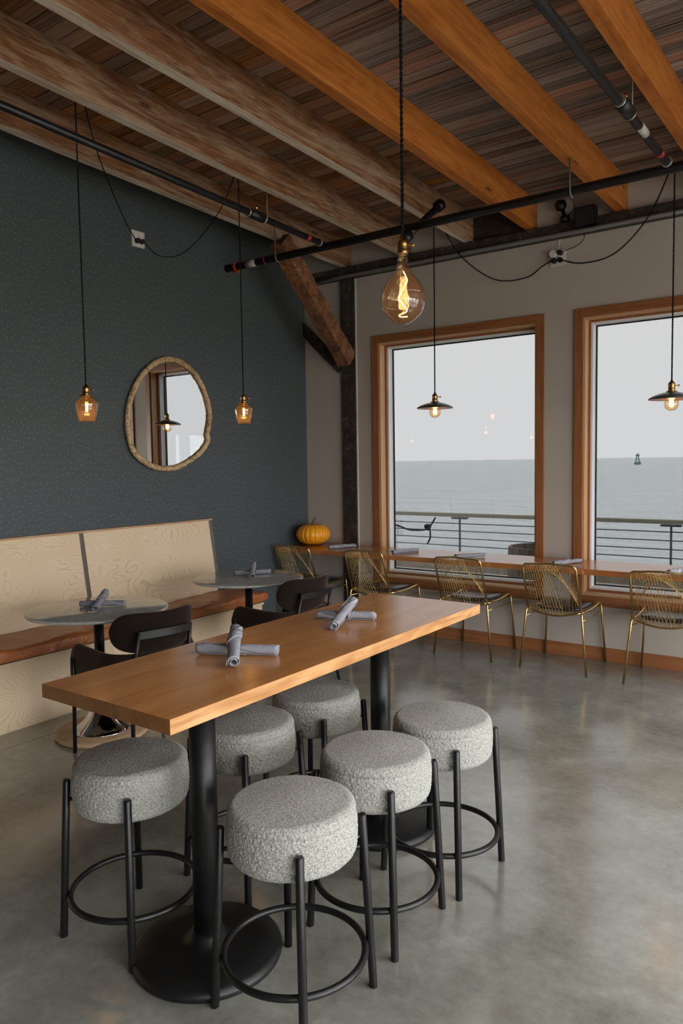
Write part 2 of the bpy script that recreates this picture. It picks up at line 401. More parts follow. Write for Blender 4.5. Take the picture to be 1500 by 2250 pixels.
M = dict(
    concrete=mk_concrete(), plaster=mk_plaster('warm_white_plaster', (0.47, 0.41, 0.355)), paper=mk_wallpaper(),
    leather=mk_leather(), ply=mk_ply(), marble=mk_marble(), boucle=mk_boucle(), velvet=mk_velvet(), napkin=mk_napkin(),
    water=mk_water(), oldtimber=mk_old_timber(), pumpkin=mk_pumpkin(), mframe=mk_mirror_frame(),
    brace_dark=mk_old_timber('dark_red_board', ((0.015, 0.008, 0.005), (0.04, 0.02, 0.012), (0.07, 0.038, 0.022))),
    brace=mk_old_timber('reddish_old_timber', ((0.07, 0.026, 0.010), (0.26, 0.105, 0.042), (0.48, 0.25, 0.12))),
    tabletop=wood('oiled_fir_top', (0.44, 0.165, 0.040), (0.54, 0.222, 0.056), (0.62, 0.285, 0.080), 'Y', 1.0, 0.20, 0.5, rings=0.0, bump=0.0, knots=False, stretch=10, coat=1.95),
    tableedge=wood('fir_edge', (0.40, 0.18, 0.06), (0.55, 0.28, 0.11), (0.68, 0.40, 0.19), 'Y', 1.5, 0.4, 0.4, rings=1.0, bump=0.1, stretch=14),
    endgrain=wood('shade_darkened_end_grain', (0.12, 0.045, 0.014), (0.21, 0.085, 0.028), (0.30, 0.13, 0.045), 'Y', 3.0, 0.45, 0.4, bump=0.1, stretch=1.0),  # end grain, darkened further so the colour holds the table ends' shade
    counter=wood('oiled_fir_counter', (0.30, 0.085, 0.020), (0.43, 0.15, 0.038), (0.52, 0.215, 0.066), 'X', 1.0, 0.20, 0.5, rings=0.0, bump=0.0, coat=1.95),
    trimZ=wood('fir_trim_upright', (0.21, 0.072, 0.024), (0.29, 0.112, 0.042), (0.36, 0.155, 0.062), 'Z', 1.4, 0.35, 0.4, bump=0.08, stretch=14),
    trimX=wood('fir_trim_level', (0.21, 0.072, 0.024), (0.29, 0.112, 0.042), (0.36, 0.155, 0.062), 'X', 1.4, 0.35, 0.4, bump=0.08, stretch=14),
    jambZ=wood('fir_jamb_upright', (0.42, 0.22, 0.10), (0.55, 0.32, 0.16), (0.64, 0.41, 0.22), 'Z', 1.6, 0.35, 0.4, bump=0.06, stretch=16),
    jambX=wood('fir_jamb_level', (0.42, 0.22, 0.10), (0.55, 0.32, 0.16), (0.64, 0.41, 0.22), 'X', 1.6, 0.35, 0.4, bump=0.06, stretch=16),
    beam_new=wood('orange_fir_beam', (0.25, 0.070, 0.010), (0.40, 0.130, 0.022), (0.52, 0.20, 0.043), 'Y', 1.2, 0.55, 0.3, rand=11, rings=0.5, knots=True, bump=0.15, stretch=18),
    beam_old=wood('whitewashed_beam', (0.10, 0.040, 0.015), (0.20, 0.085, 0.034), (0.30, 0.15, 0.07), 'Y', 1.1, 0.75, 0.2, rand=13, rings=0.9, stretch=20, fine=0.42, white=((0.46, 0.36, 0.26), 0.55), knots=True, bump=0.4),
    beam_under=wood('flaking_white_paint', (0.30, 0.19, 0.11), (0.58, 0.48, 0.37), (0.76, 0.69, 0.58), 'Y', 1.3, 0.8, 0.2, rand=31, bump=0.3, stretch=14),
    plank_brown=wood('brown_deck_plank', (0.10, 0.040, 0.017), (0.27, 0.115, 0.045), (0.43, 0.22, 0.10), 'X', 1.5, 0.8, 0.2, rand=17, white=((0.34, 0.26, 0.18), 0.45), vary=0.45, bump=0.4, fine=0.15, stretch=6),
    plank_grey=wood('grey_deck_plank', (0.075, 0.045, 0.032), (0.19, 0.130, 0.098), (0.33, 0.27, 0.225), 'X', 1.5, 0.85, 0.2, rand=19, white=((0.36, 0.34, 0.31), 0.6), vary=0.6, bump=0.5, red=True, fine=0.12, stretch=5),
    deck=wood('weathered_deck_board', (0.30, 0.26, 0.20), (0.45, 0.41, 0.34), (0.58, 0.55, 0.48), 'X', 1.0, 0.85, 0.2, rand=23, vary=0.25, bump=0.3),
    greywood=wood('weathered_grey_strip', (0.08, 0.068, 0.058), (0.16, 0.14, 0.122), (0.25, 0.225, 0.20), 'Z', 2.0, 0.8, 0.2, bump=0.3),
    plyedge=wood('ply_edge', (0.34, 0.20, 0.11), (0.48, 0.31, 0.18), (0.58, 0.40, 0.25), 'Y', 2.0, 0.6, 0.2),
    basewood=wood('ply_disc', (0.40, 0.25, 0.14), (0.54, 0.37, 0.23), (0.63, 0.46, 0.30), 'Y', 2.0, 0.5, 0.3, rings=0.6),
    black_metal=plain('black_powder_coat', (0.007, 0.007, 0.0075), 0.38, 0.0, 0.4),
    black_satin=plain('black_cast_iron', (0.006, 0.006, 0.0065), 0.45, 0.0, 0.4, bump=(60, 0.08, 0.002)),
    pipe=plain('black_sprinkler_pipe', (0.013, 0.013, 0.014), 0.42, 0.3, 0.5),
    galv=plain('galvanised_conduit', (0.15, 0.145, 0.135), 0.45, 0.3, 0.5),
    zinc=plain('zinc_fitting', (0.52, 0.49, 0.44), 0.4, 0.8, 0.5),
    chrome=plain('polished_chrome', (0.72, 0.72, 0.73), 0.07, 1.0, 0.5),
    gold=plain('brushed_gold', (0.64, 0.45, 0.19), 0.30, 1.0, 0.5),
    brass=plain('aged_brass', (0.34, 0.21, 0.075), 0.32, 1.0, 0.5),
    copper=plain('bright_copper_key', (0.75, 0.33, 0.10), 0.25, 1.0, 0.5),
    cord=plain('black_braided_cord', (0.010, 0.010, 0.010), 0.85, 0.0, 0.2),
    shade_out=plain('dark_enamel', (0.055, 0.062, 0.058), 0.3, 0.0, 0.5),
    shade_in=plain('copper_lined', (0.55, 0.20, 0.06), 0.35, 0.6, 0.5),
    white_vinyl=plain('pale_window_frame', (0.78, 0.80, 0.81), 0.4),
    gasket=plain('black_gasket', (0.012, 0.014, 0.016), 0.5),
    cushion=plain('black_leather_pad', (0.022, 0.023, 0.026), 0.28, 0.0, 0.5, bump=(12, 0.25, 0.01)),
    plate=plain('white_outlet_plate', (0.62, 0.58, 0.52), 0.45),
    plug=plain('black_plug', (0.012, 0.012, 0.012), 0.5),
    red=plain('red_orange_paint', (0.50, 0.06, 0.012), 0.45), dark_red=plain('dark_red_label', (0.30, 0.02, 0.02), 0.5),
    sticker=plain('paper_sticker', (0.42, 0.39, 0.34), 0.6),
    white_plastic=plain('white_plastic', (0.65, 0.63, 0.58), 0.4),
    stem=plain('pumpkin_stem', (0.12, 0.11, 0.06), 0.8),
    rail=plain('grey_rail_wood', (0.36, 0.36, 0.29), 0.8, bump=(20, 0.2, 0.01)), steel=plain('galvanised_post', (0.17, 0.19, 0.20), 0.5, 0.6),
    rope=plain('dark_rope', (0.045, 0.045, 0.045), 0.9), barrel=wood('barrel_stave', (0.14, 0.12, 0.10), (0.26, 0.23, 0.20), (0.38, 0.34, 0.30), 'Z', 2, 0.85, 0.2, rand=5, bump=0.3),
    twig=plain('dry_twig', (0.09, 0.085, 0.06), 0.9), buoy=plain('dark_buoy', (0.17, 0.23, 0.225), 0.7),
    pane=thin_glass('clear_window_glass', (0.98, 0.985, 0.985), 1.45), sea_pane=thin_glass('sky_dimming_glass', (0.2262, 0.2270, 0.2280), 1.45, refl=.5), bulb=thin_glass('amber_bulb_glass', (0.95, 0.82, 0.62), 1.5, refl=2.2, milky=0.022, milk=(1, .45, .14)),  # sea_pane: tint added to dim the bright sky seen through it
    smoke=thin_glass('smoked_amber_glass', (0.95, 0.85, 0.72), 1.5, refl=1.6, milky=0.05, milk=(1, .70, .42)), clearbulb=thin_glass('clear_bulb_glass', (0.97, 0.90, 0.76), 1.45),
    filament=emit('glowing_filament', (1.0, 0.56, 0.18), 26.0), filament_big=emit('glowing_led_filament', (1.0, 0.58, 0.20), 9.0),
    mirror=plain('mirror_silver', (0.88, 0.90, 0.90), 0.0, 1.0, 0.5),
    pavement=plain('pale_pavement', (0.42, 0.41, 0.39), 0.9, bump=(3, 0.2, 0.01)),
    rightwall=mk_plaster('pale_plaster', (0.62, 0.58, 0.53)),
)

# ------------------------------------------------------------------ dimensions
XL, XR, YF, YB = -4.716, 4.0, 5.92, -4.5       # dark wall, right wall, window wall, rear wall
SL = 0.056                                       # roof fall towards the window wall
def zc(y): return 3.668 + SL * (YF - y)          # underside of roof boards
AX = 0.0415                                      # the beams drift in x
FALL = -math.atan(SL)

# ------------------------------------------------------------------ setting: floor
fl = MB(); fl.box(XL, -3.998, YB, YF + 0.2, -0.1, 0.0); fl.box(-3.993, XR, YB, YF + 0.2, -0.1, 0.0); fl.box(XL, XR, YB, YF + 0.2, -0.14, -0.006)
fl.build('floor', M['concrete'], kind='structure')

# dark wallpapered wall
mb = MB()
mb.add([(XL, YB, 0), (XL, YF + .2, 0), (XL, YF + .2, 4.6), (XL, YB, 4.6), (XL - .15, YB, 0), (XL - .15, YF + .2, 0), (XL - .15, YF + .2, 4.6), (XL - .15, YB, 4.6)],
       [(0, 1, 2, 3), (5, 4, 7, 6), (4, 0, 3, 7), (1, 5, 6, 2), (3, 2, 6, 7), (0, 4, 5, 1)])
mb.build('wall_left', M['paper'], kind='structure')

# window wall with openings
WINS = [(-3.912, -2.246), (-2.000, -0.334), (-0.088, 1.578), (1.824, 3.490)]
WZ0, WZ1, CW = 0.43, 2.765, 0.070
OZ0, OZ1 = 0.525, WZ1 - CW
mb = MB(); xs = XL
for a, b in WINS:
    mb.box(xs, a + CW, YF, YF + .2, 0, 4.0); mb.box(a + CW, b - CW, YF, YF + .2, 0, OZ0); mb.box(a + CW, b - CW, YF, YF + .2, OZ1, 4.0); xs = b - CW
mb.box(xs, XR, YF, YF + .2, 0, 4.0)
mb.build('wall_window', M['plaster'], kind='structure')
for i, (a, b) in enumerate(WINS):
    w = empty('window_%d' % (i + 1), ((a + b) / 2, YF, 0), kind='structure')
    h = (b - a) / 2; ih = h - CW
    MB().box(-h, -ih, -.018, 0, WZ0, WZ1, .003).build('casing', M['trimZ'], w)
    MB().box(ih, h, -.018, 0, WZ0, WZ1, .003).build('casing', M['trimZ'], w)
    MB().box(-ih, ih, -.018, 0, WZ1 - CW, WZ1, .003).build('casing', M['trimX'], w)
    MB().box(-ih, ih, -.018, 0, WZ0, OZ0 - .012, .003).build('apron', M['trimX'], w)
    MB().box(-ih, ih, -.026, .100, OZ0 - .012, OZ0 + .006, .003).build('sill', M['jambX'], w)
    g = MB(); g.box(-ih, -ih + .012, 0, .10, OZ0 + .006, OZ1); g.build('jamb', M['jambZ'], w)
    g = MB(); g.box(ih - .012, ih, 0, .10, OZ0 + .006, OZ1); g.build('jamb', M['jambZ'], w)
    g = MB(); g.box(-ih + .012, ih - .012, 0, .10, OZ1 - .012, OZ1); g.build('jamb', M['jambX'], w)
    st = MB(); k = ih - .012; zb, zt = OZ0 + .006, OZ1 - .012
    st.box(-k, -k + .016, .082, .10, zb, zt, .002); st.box(k - .016, k, .082, .10, zb, zt, .002)
    st.box(-k + .016, k - .016, .082, .10, zt - .016, zt, .002); st.box(-k + .016, k - .016, .082, .10, zb, zb + .016, .002)
    st.build('stop_bead', M['trimZ'], w)
    k2 = ih; fr = MB(); z0, z1 = OZ0, OZ1; fw = .042
    fr.box(-k2, -k2 + fw, .10, .196, z0, z1, .002); fr.box(k2 - fw, k2, .10, .196, z0, z1, .002)
    fr.box(-k2 + fw, k2 - fw, .10, .196, z1 - fw, z1, .002); fr.box(-k2 + fw, k2 - fw, .10, .196, z0, z0 + fw, .002)
    fo_ = fr.build('frame', M['white_vinyl'], w)
    gk = MB(); q = k2 - fw; gw = .010
    gk.box(-q, -q + gw, .168, .186, z0 + fw, z1 - fw); gk.box(q - gw, q, .168, .186, z0 + fw, z1 - fw)
    gk.box(-q + gw, q - gw, .168, .186, z1 - fw - gw, z1 - fw); gk.box(-q + gw, q - gw, .168, .186, z0 + fw, z0 + fw + gw)
    gk.build('gasket', M['gasket'], fo_)
    MB().box(-q + .001, q - .001, .174, .180, z0 + fw + .001, z1 - fw - .001).build('pane', M['sea_pane'], w)

# right and rear walls with wide windows (behind and beside the viewer)
def glazed_wall(name, axis, pos, thick, lo, hi, openings, z0, z1, wn):
    mb = MB(); s = lo
    def bx(m, a, b, za, zb, t0=0.0, t1=None):
        t1 = thick if t1 is None else t1
        if axis == 'x': m.box(pos + t0, pos + t1, a, b, za, zb)
        else: m.box(a, b, pos + t0, pos + t1, za, zb)
    for a, b in openings:
        bx(mb, s, a, 0, 4.6); bx(mb, a, b, 0, z0); bx(mb, a, b, z1, 4.6); s = b
    bx(mb, s, hi, 0, 4.6); mb.build(name, M['rightwall'], kind='structure')
    for j, (a, b) in enumerate(openings):
        w = empty('window_%d' % (wn + j), kind='structure'); f = MB(); c = .06; t0, t1 = thick * .3, thick * .7
        bx(f, a, a + c, z0, z1, t0, t1); bx(f, b - c, b, z0, z1, t0, t1); bx(f, a + c, b - c, z0, z0 + c, t0, t1); bx(f, a + c, b - c, z1 - c, z1, t0, t1)
        f.build('frame', M['black_metal'], w)
        p = MB(); bx(p, a + c, b - c, z0 + c, z1 - c, thick * .48, thick * .52); p.build('pane', M['pane'], w)
RW = [(-3.9, -2.1), (-1.95, -0.15), (0.0, 1.8), (1.95, 3.75), (3.9, 5.7)]
glazed_wall('wall_right', 'x', XR, 0.2, YB, YF + .2, RW, 0.10, 2.35, 5)
MB().box(XL - .15, XR + .2, YB - .2, YB, 0, 4.6).build('wall_rear', M['paper'], kind='structure')

# daylight portals in the window openings (guide the sky light only)
def portal(loc, rot, sx_, sy_):
    l = bpy.data.lights.new('window_portal', 'AREA'); l.shape = 'RECTANGLE'; l.size = sx_; l.size_y = sy_; l.cycles.is_portal = True
    o = bpy.data.objects.new('window_portal', l); COL.objects.link(o); o.location = loc; o.rotation_euler = rot
for a, b in WINS: portal(((a + b) / 2, YF + .21, (OZ0 + OZ1) / 2), (-PI / 2, 0, 0), b - a, OZ1 - OZ0)
for a, b in RW: portal((XR + .21, (a + b) / 2, 1.225), (0, PI / 2, 0), 2.25, b - a)

# baseboards
MB().box(XL, XR, YF - .016, YF, 0, .105, .003).build('baseboard_window', M['trimX'], kind='structure')

# ------------------------------------------------------------------ ceiling: boards and beams
ce = MB(); yy0, yy1 = YB - .2, YF + .2
SKX0, SKX1, SKY0, SKY1 = 1.3, 3.7, -0.2, 5.2          # unseen roof light beside the viewer, added for daylight from above
def slab(x0, x1, y0, y1):
    ce.add([(x, yv, zc(yv) + dz) for dz in (.034, .20) for x, yv in ((x0, y0), (x1, y0), (x1, y1), (x0, y1))],
           [(0, 3, 2, 1), (4, 5, 6, 7), (0, 1, 5, 4), (1, 2, 6, 5), (2, 3, 7, 6), (3, 0, 4, 7)])
slab(XL - .15, SKX0, yy0, yy1); slab(SKX1, XR + .2, yy0, yy1); slab(SKX0, SKX1, yy0, SKY0); slab(SKX0, SKX1, SKY1, yy1)
ceiling = ce.build('ceiling', M['plank_grey'], kind='structure')
skl = empty('window_10', kind='structure'); g = MB()
g.add([(x, yv, zc(yv) + dz) for dz in (.15, .158) for x, yv in ((SKX0, SKY0), (SKX1, SKY0), (SKX1, SKY1), (SKX0, SKY1))], [(0, 3, 2, 1), (4, 5, 6, 7), (0, 1, 5, 4), (1, 2, 6, 5), (2, 3, 7, 6), (3, 0, 4, 7)])
g.build('pane', M['pane'], skl)
g = MB()
for k in range(4): g.box(SKX0 + (SKX1 - SKX0) * (k / 3) - .03, SKX0 + (SKX1 - SKX0) * (k / 3) + .03, SKY0, SKY1, zc(SKY1) + .09, zc(SKY0) + .10)
g.build('frame', M['black_metal'], skl)
portal(((SKX0 + SKX1) / 2, (SKY0 + SKY1) / 2, zc((SKY0 + SKY1) / 2) + .30), (0, 0, 0), SKX1 - SKX0, SKY1 - SKY0)
plank_me = {}
for key in ('plank_brown', 'plank_grey'):
    mbp = MB(); mbp.box(-.5, .5, -.5, .5, 0, 1); plank_me[key] = mbp.mesh('plank'); plank_me[key].materials.append(M[key])
BEAMS = [('A', -4.217), ('B', -3.560), ('C', -2.935), ('D', -2.385), ('E', -1.680), ('F', -1.025), ('G', -0.36)]
def bx_at(x_end, y): return x_end - AX * (YF - y)
PW = 0.088; y = YF - PW / 2; row = 0
while y > 1.35:
    dx = bx_at(-2.385, y) + .03
    cuts = [XL, bx_at(-4.217, y) + .04, dx, 0.9]
    if row % 2: cuts[1] = bx_at(-3.56, y) + .04
    else: cuts.insert(2, bx_at(-2.935, y) + .04) if row % 4 == 0 else None
    if row % 3 == 0: cuts.insert(-1, bx_at(-1.025, y) + .04)
    elif row % 3 == 1: cuts.insert(-1, bx_at(-1.68, y) + .04)
    cuts = sorted(set(cuts))
    for a, b in zip(cuts, cuts[1:]):
        key = 'plank_brown' if (a + b) / 2 < dx else 'plank_grey'
        o = bpy.data.objects.new('plank', plank_me[key]); COL.objects.link(o); o.parent = ceiling
        wd = PW - random.uniform(.003, .009); dz = random.uniform(0, .006)
        o.scale = (b - a - .003, wd, .030); o.location = ((a + b) / 2, y, zc(y) + dz); o.rotation_euler = (FALL, 0, 0)
    y -= PW; row += 1

BW_, BH_ = 0.075, 0.236
desc = {'A': 'dark whitewashed beam resting on the corner post nearest the dark wall', 'B': 'whitewashed beam second from the dark wall above the amber pendants',
        'C': 'pale worn whitewashed beam left of the orange beams', 'D': 'orange stained beam left of the big bulb cord top', 'E': 'orange beam passing over the pipe beside the security camera',
        'F': 'orange beam at the upper right corner beside the black pipe', 'G': 'orange ceiling beam furthest from the dark wall'}
for k, xe in BEAMS:
    L = 11.0; mb = MB(); mb.box(0, BW_, -L, 0.0, 0, BH_, .004)
    o = mb.build('ceiling_beam', M['beam_old'] if k in 'ABC' else M['beam_new'], label=desc[k], cat='beam', group='ceiling beams')
    d = Vector((AX, 1, -SL)).normalized()
    o.rotation_euler = Euler((FALL, 0, -math.atan(AX)), 'XYZ'); o.location = (xe, YF, 3.668 - BH_ + .001)
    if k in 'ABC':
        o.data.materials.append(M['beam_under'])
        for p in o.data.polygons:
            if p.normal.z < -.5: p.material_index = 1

MB().box(-2.858, -2.384, YF - .03, YF, 3.432, 3.655, .002).build('blocking_board', M['brace_dark'], label='dark brown board filling the wall gap between two beam ends', cat='board')
# girt along the window wall, post, braces
MB().box(XL + .01, XR, YF - .075, YF, 3.325, 3.430, .008).build('wall_girt', M['oldtimber'], label='rough dark timber girt running along the window wall under the beams', cat='beam')
po = empty('corner_post', (-4.175, YF, 0), label='charred dark timber post between pumpkin and first window', cat='post')
pm = MB(); pm.grid(lambda u, v: Vector((-.078 + .156 * u, -.030 - .006 * noise.noise(Vector((u * 3, v * 30, 1.0))), v * 3.325)), 5, 60); pm.box(-.078, .078, -.028, 0, 0, 3.325)
pm.build('timber', M['oldtimber'], po)
for s in (-1, 1): MB().box(s * .083 - .005, s * .083 + .005, -.012, 0, .106, 3.325).build('edge_bead', M['rightwall'], po)
def prism(p0, p1, wdt, hgt, mat, name, label, side=Vector((1, 0, 0)), rough=.008):
    p0, p1 = Vector(p0), Vector(p1); d = (p1 - p0).normalized(); s = side.normalized(); n = d.cross(s).normalized()
    L = (p1 - p0).length; mb = MB(); N = 24
    ring = [(-1, -1), (0, -1), (1, -1), (1, 0), (1, 1), (0, 1), (-1, 1), (-1, 0)]
    vs = []
    for i in range(N + 1):
        for (a, b) in ring:
            p = p0 + d * (L * i / N) + s * (a * wdt / 2) + n * (b * hgt / 2)
            vs.append(p + (s * a + n * b) * rough * noise.noise(p * 9.0))
    fs = [(i * 8 + k, i * 8 + (k + 1) % 8, (i + 1) * 8 + (k + 1) % 8, (i + 1) * 8 + k) for i in range(N) for k in range(8)]
    fs += [tuple(range(8))[::-1], tuple(N * 8 + k for k in range(8))]
    mb.add(vs, fs); return mb.build(name, mat, label=label, cat='brace')
prism((-4.165, 5.86, 2.56), (-4.175, 4.92, 3.47), .135, .15, M['brace'], 'diagonal_brace', 'reddish rough diagonal timber brace from post up to the first beam')
prism((-4.26, YF - .012, 2.50), (-4.85, YF - .012, 3.04), .05, .10, M['oldtimber'], 'wall_brace', 'dark diagonal timber in the window wall beside the corner post', side=Vector((0, 1, 0)), rough=.004)

# ------------------------------------------------------------------ pipes under the ceiling
pp = empty('sprinkler_pipe', (XL, 4.832, 3.30), label='black sprinkler pipe crossing the room below the beams with two branches', cat='pipe')
def W2(o, p): return Vector(p) - Vector(o.location)
def ptube(name, pts, r, mat, n=14): return MB().tube([W2(pp, p) for p in pts], r, n).build(name, mat, pp)
ptube('main_pipe', [(XL + .005, 4.832, 3.30), (3.2, 4.832, 3.30)], .030, M['pipe'], 18)
ptube('branch_pipe', [(-3.64, 4.832, 3.32), (-3.70, 3.3, 3.405), (-3.82, .4, 3.566)], .023, M['pipe'])
ptube('branch_pipe', [(-1.076, 4.832, 3.32), (-1.165, 2.95, 3.425), (-1.28, .4, 3.566)], .023, M['pipe'])
def on_branch(x0, y, off=(0, 0, 0)):
    t = (4.832 - y); return Vector((x0 - .0415 * t, y, 3.32 + .0556 * t)) + Vector(off)
for x0, yy in ((-3.64, 4.08), (-1.076, 4.02)):
    ptube('coupling', [on_branch(x0, yy + .07), on_branch(x0, yy - .07)], .034, M['pipe'])
    for s in (-.08, .08): ptube('seal_ring', [on_branch(x0, yy + s + .006), on_branch(x0, yy + s - .006)], .031, M['zinc'])
    ptube('hanger_rod', [on_branch(x0, yy + .11), on_branch(x0, yy + .11, (0, 0, .30))], .005, M['galv'], 6)
    ptube('sprinkler_head', [on_branch(x0, yy), on_branch(x0, yy, (0, 0, .045)), on_branch(x0, yy, (0, 0, .05)), on_branch(x0, yy, (0, 0, .065))], [.006, .006, .014, .010], M['copper'], 8)
    ptube('label_band', [on_branch(x0, 4.66), on_branch(x0, 4.62)], .0242, M['dark_red'])
    ptube('seal_ring', [on_branch(x0, 4.782), on_branch(x0, 4.770)], .031, M['zinc'])
MB().tube([W2(pp, on_branch(-1.076, 4.25)), W2(pp, on_branch(-1.076, 4.36))], .0240, 14).build('paper_tag', M['sticker'], pp)
for x in (-4.12, -1.66, .8):
    MB().tube(round_path([W2(pp, (x, 4.80, 3.62)), W2(pp, (x, 4.80, 3.27)), W2(pp, (x, 4.86, 3.262)), W2(pp, (x, 4.87, 3.30))], .03), .006, 8).build('pipe_hanger', M['galv'], pp)
ptube('end_clamp', [(-4.61, 4.832, 3.30), (-4.585, 4.832, 3.30)], .036, M['red'])
ptube('clamp_bolt', [(-4.597, 4.80, 3.255), (-4.53, 4.80, 3.245)], .010, M['red'], 8)
ptube('paper_tag', [(-4.47, 4.832, 3.30), (-4.36, 4.832, 3.30)], .0306, M['sticker'], 18)
ptube('label_band', [(-4.27, 4.832, 3.30), (-4.25, 4.832, 3.30)], .0306, M['dark_red'], 18)

MB().tube([(-4.66, 5.822, 3.325), (-4.2, 5.822, 3.335), (XR - .02, 5.822, 3.335)], .018, 10).build('wall_conduit', M['galv'], label='thin grey conduit running along the dark girt', cat='pipe')
st_ = empty('stub_pipe', (-2.85, 4.83, 3.25), label='short black pipe stub slanting up from the main pipe by the bulb cord', cat='pipe')
def sp(p): return Vector(p) - Vector(st_.location)
MB().tube([sp((-2.86, 4.79, 3.22)), sp((-2.72, 5.02, 3.47))], .026, 14).build('pipe', M['pipe'], st_)
MB().tube([sp((-2.725, 5.01, 3.462)), sp((-2.705, 5.045, 3.495))], .042, 14).build('flange', M['pipe'], st_)
MB().tube([sp((-2.87, 4.775, 3.20)), sp((-2.845, 4.815, 3.245))], .040, 14).build('elbow', M['pipe'], st_)

# ------------------------------------------------------------------ wall bits: outlets, camera, speaker box
def outlet(name, P, along, out, label):
    e = empty(name, P, label=label, cat='outlet'); a = Vector(along); o = Vector(out); z = Vector((0, 0, 1))
    def slab(nm, ca, cz, ha, hz, d0, d1, mat, par=e):
        vs = [a * (ca + sa * ha) + z * (cz + sz * hz) + o * d for d in (d0, d1) for sa, sz in ((-1, -1), (1, -1), (1, 1), (-1, 1))]
        return MB().add(vs, [(0, 3, 2, 1), (4, 5, 6, 7), (0, 1, 5, 4), (1, 2, 6, 5), (2, 3, 7, 6), (3, 0, 4, 7)]).build(nm, mat, par)
    pl_ = slab('plate', 0, 0, .060, .060, 0, .012, M['plate'])
    for sa in (-.024, .024): slab('socket', sa, .002, .018, .040, .012, .015, M['white_plastic'], pl_)
    return e
o1 = outlet('wall_outlet', (XL, 3.868, 3.337), (0, 1, 0), (1, 0, 0), 'white double outlet plate high on the dark wall')
for s in (-.022, .022): MB().tube([(.013, s, -.018), (.045, s, -.018)], .019, 10).build('plug', M['plug'], o1)
o2 = outlet('wall_outlet', (-2.136, YF, 3.183), (1, 0, 0), (0, -1, 0), 'white outlet plate with plugs high above the window gap')
for s, zz, m in ((-.024, -.022, 'plug'), (.024, -.022, 'plug'), (.026, .034, 'plug')): MB().tube([(s, -.014, zz), (s, -.05, zz)], .020, 10).build('plug', M[m], o2)
MB().tube([(-.028, -.014, .030), (-.028, -.055, .030)], .028, 12).build('adapter', M['white_plastic'], o2)
cm = empty('security_camera', (-2.085, YF, 3.56), label='small white and black security camera high on the window wall', cat='camera')
MB().tube([(.012, 0, 0), (.012, -.03, 0)], .062, 24).build('mount', M['white_plastic'], cm)
MB().lathe([(0.001, -.04), (.028, -.034), (.042, -.012), (.044, .01), (.034, .036), (.001, .046)], 20, (-.01, -.066, .005)).build('lens_ball', M['black_satin'], cm)
MB().tube([(.0, -.05, -.03), (.02, -.06, -.085)], .014, 10).build('arm', M['black_satin'], cm)
MB().lathe([(.001, -.034), (.034, -.026), (.040, 0), (.036, .012), (.001, .014)], 18, (.02, -.055, -.095)).build('base', M['black_satin'], cm)
MB().tube(bez([(-.01, -.03, -.11), (-.03, -.012, -.2), (-.045, -.03, -.32), (-.078, -.05, -.345)], 8), .003, 6).build('cable', M['white_plastic'], cm)
spk = empty('speaker_box', (-1.885, 5.82, 3.435), label='small black box speaker sitting on the conduit by the orange beam', cat='speaker')
MB().box(-.075, .075, -.055, .045, -.075, .065, .008).build('cabinet', M['black_satin'], spk)
MB().box(-.065, .065, -.061, -.055, -.065, .055, .002).build('grille', M['plug'], spk)
MB().tube(bez([(-.02, 0, -.07), (-.03, .04, -.15), (-.10, .07, -.19), (-.215, .06, -.215)], 8), .003, 6).build('cable', M['cord'], spk)

# ------------------------------------------------------------------ mirror
mr = empty('oval_mirror', (XL, 4.11, 2.01), label='irregular oval mirror in a knobbly pale wood frame on the dark wall', cat='mirror')
mp = [(4.092, 2.463), (3.94, 2.40), (3.804, 2.273), (3.705, 2.10), (3.672, 1.90), (3.70, 1.74), (3.76, 1.65), (3.908, 1.568), (4.06, 1.545), (4.20, 1.562), (4.36, 1.63), (4.47, 1.70), (4.545, 1.79), (4.535, 1.84), (4.565, 1.95), (4.567, 2.08), (4.50, 2.252), (4.385, 2.385), (4.24, 2.455)]
loop = []
for i in range(len(mp)):
    p0, p1, p2, p3 = [Vector((0, *mp[(i + k) % len(mp)])) - Vector((0, 4.11, 2.01)) for k in (-1, 0, 1, 2)]
    for k in range(10):
        t = k / 10; loop.append(0.5 * ((2 * p1) + (-p0 + p2) * t + (2 * p0 - 5 * p1 + 4 * p2 - p3) * t * t + (-p0 + 3 * p1 - 3 * p2 + p3) * t ** 3))
cen = Vector((0, 0, 0)); path = [p * .955 + Vector((.032, 0, 0)) for p in loop]
rad = [.022 + .006 * noise.noise(Vector((i * .55, 3, 0))) + .004 * noise.noise(Vector((i * 1.3, 9, 0))) for i in range(len(path))]
MB().tube(path, rad, 12, closed=True).build('frame', M['mframe'], mr)
gm = MB(); gv = [Vector((.024, 0, 0))] + [Vector((.024, p.y * .95, p.z * .95)) for p in loop]; N_ = len(loop)
gm.add(gv, [(0, 1 + i, 1 + (i + 1) % N_) for i in range(N_)]); gm.build('glass', M['mirror'], mr)
bk = MB(); bv = [Vector((d, p.y * .95, p.z * .95)) for d in (.001, .022) for p in loop]
bk.add(bv, [tuple(range(N_)), tuple(range(N_, 2 * N_))[::-1]] + [(i, (i + 1) % N_, N_ + (i + 1) % N_, N_ + i) for i in range(N_)]); bk.build('backing', M['black_satin'], mr)

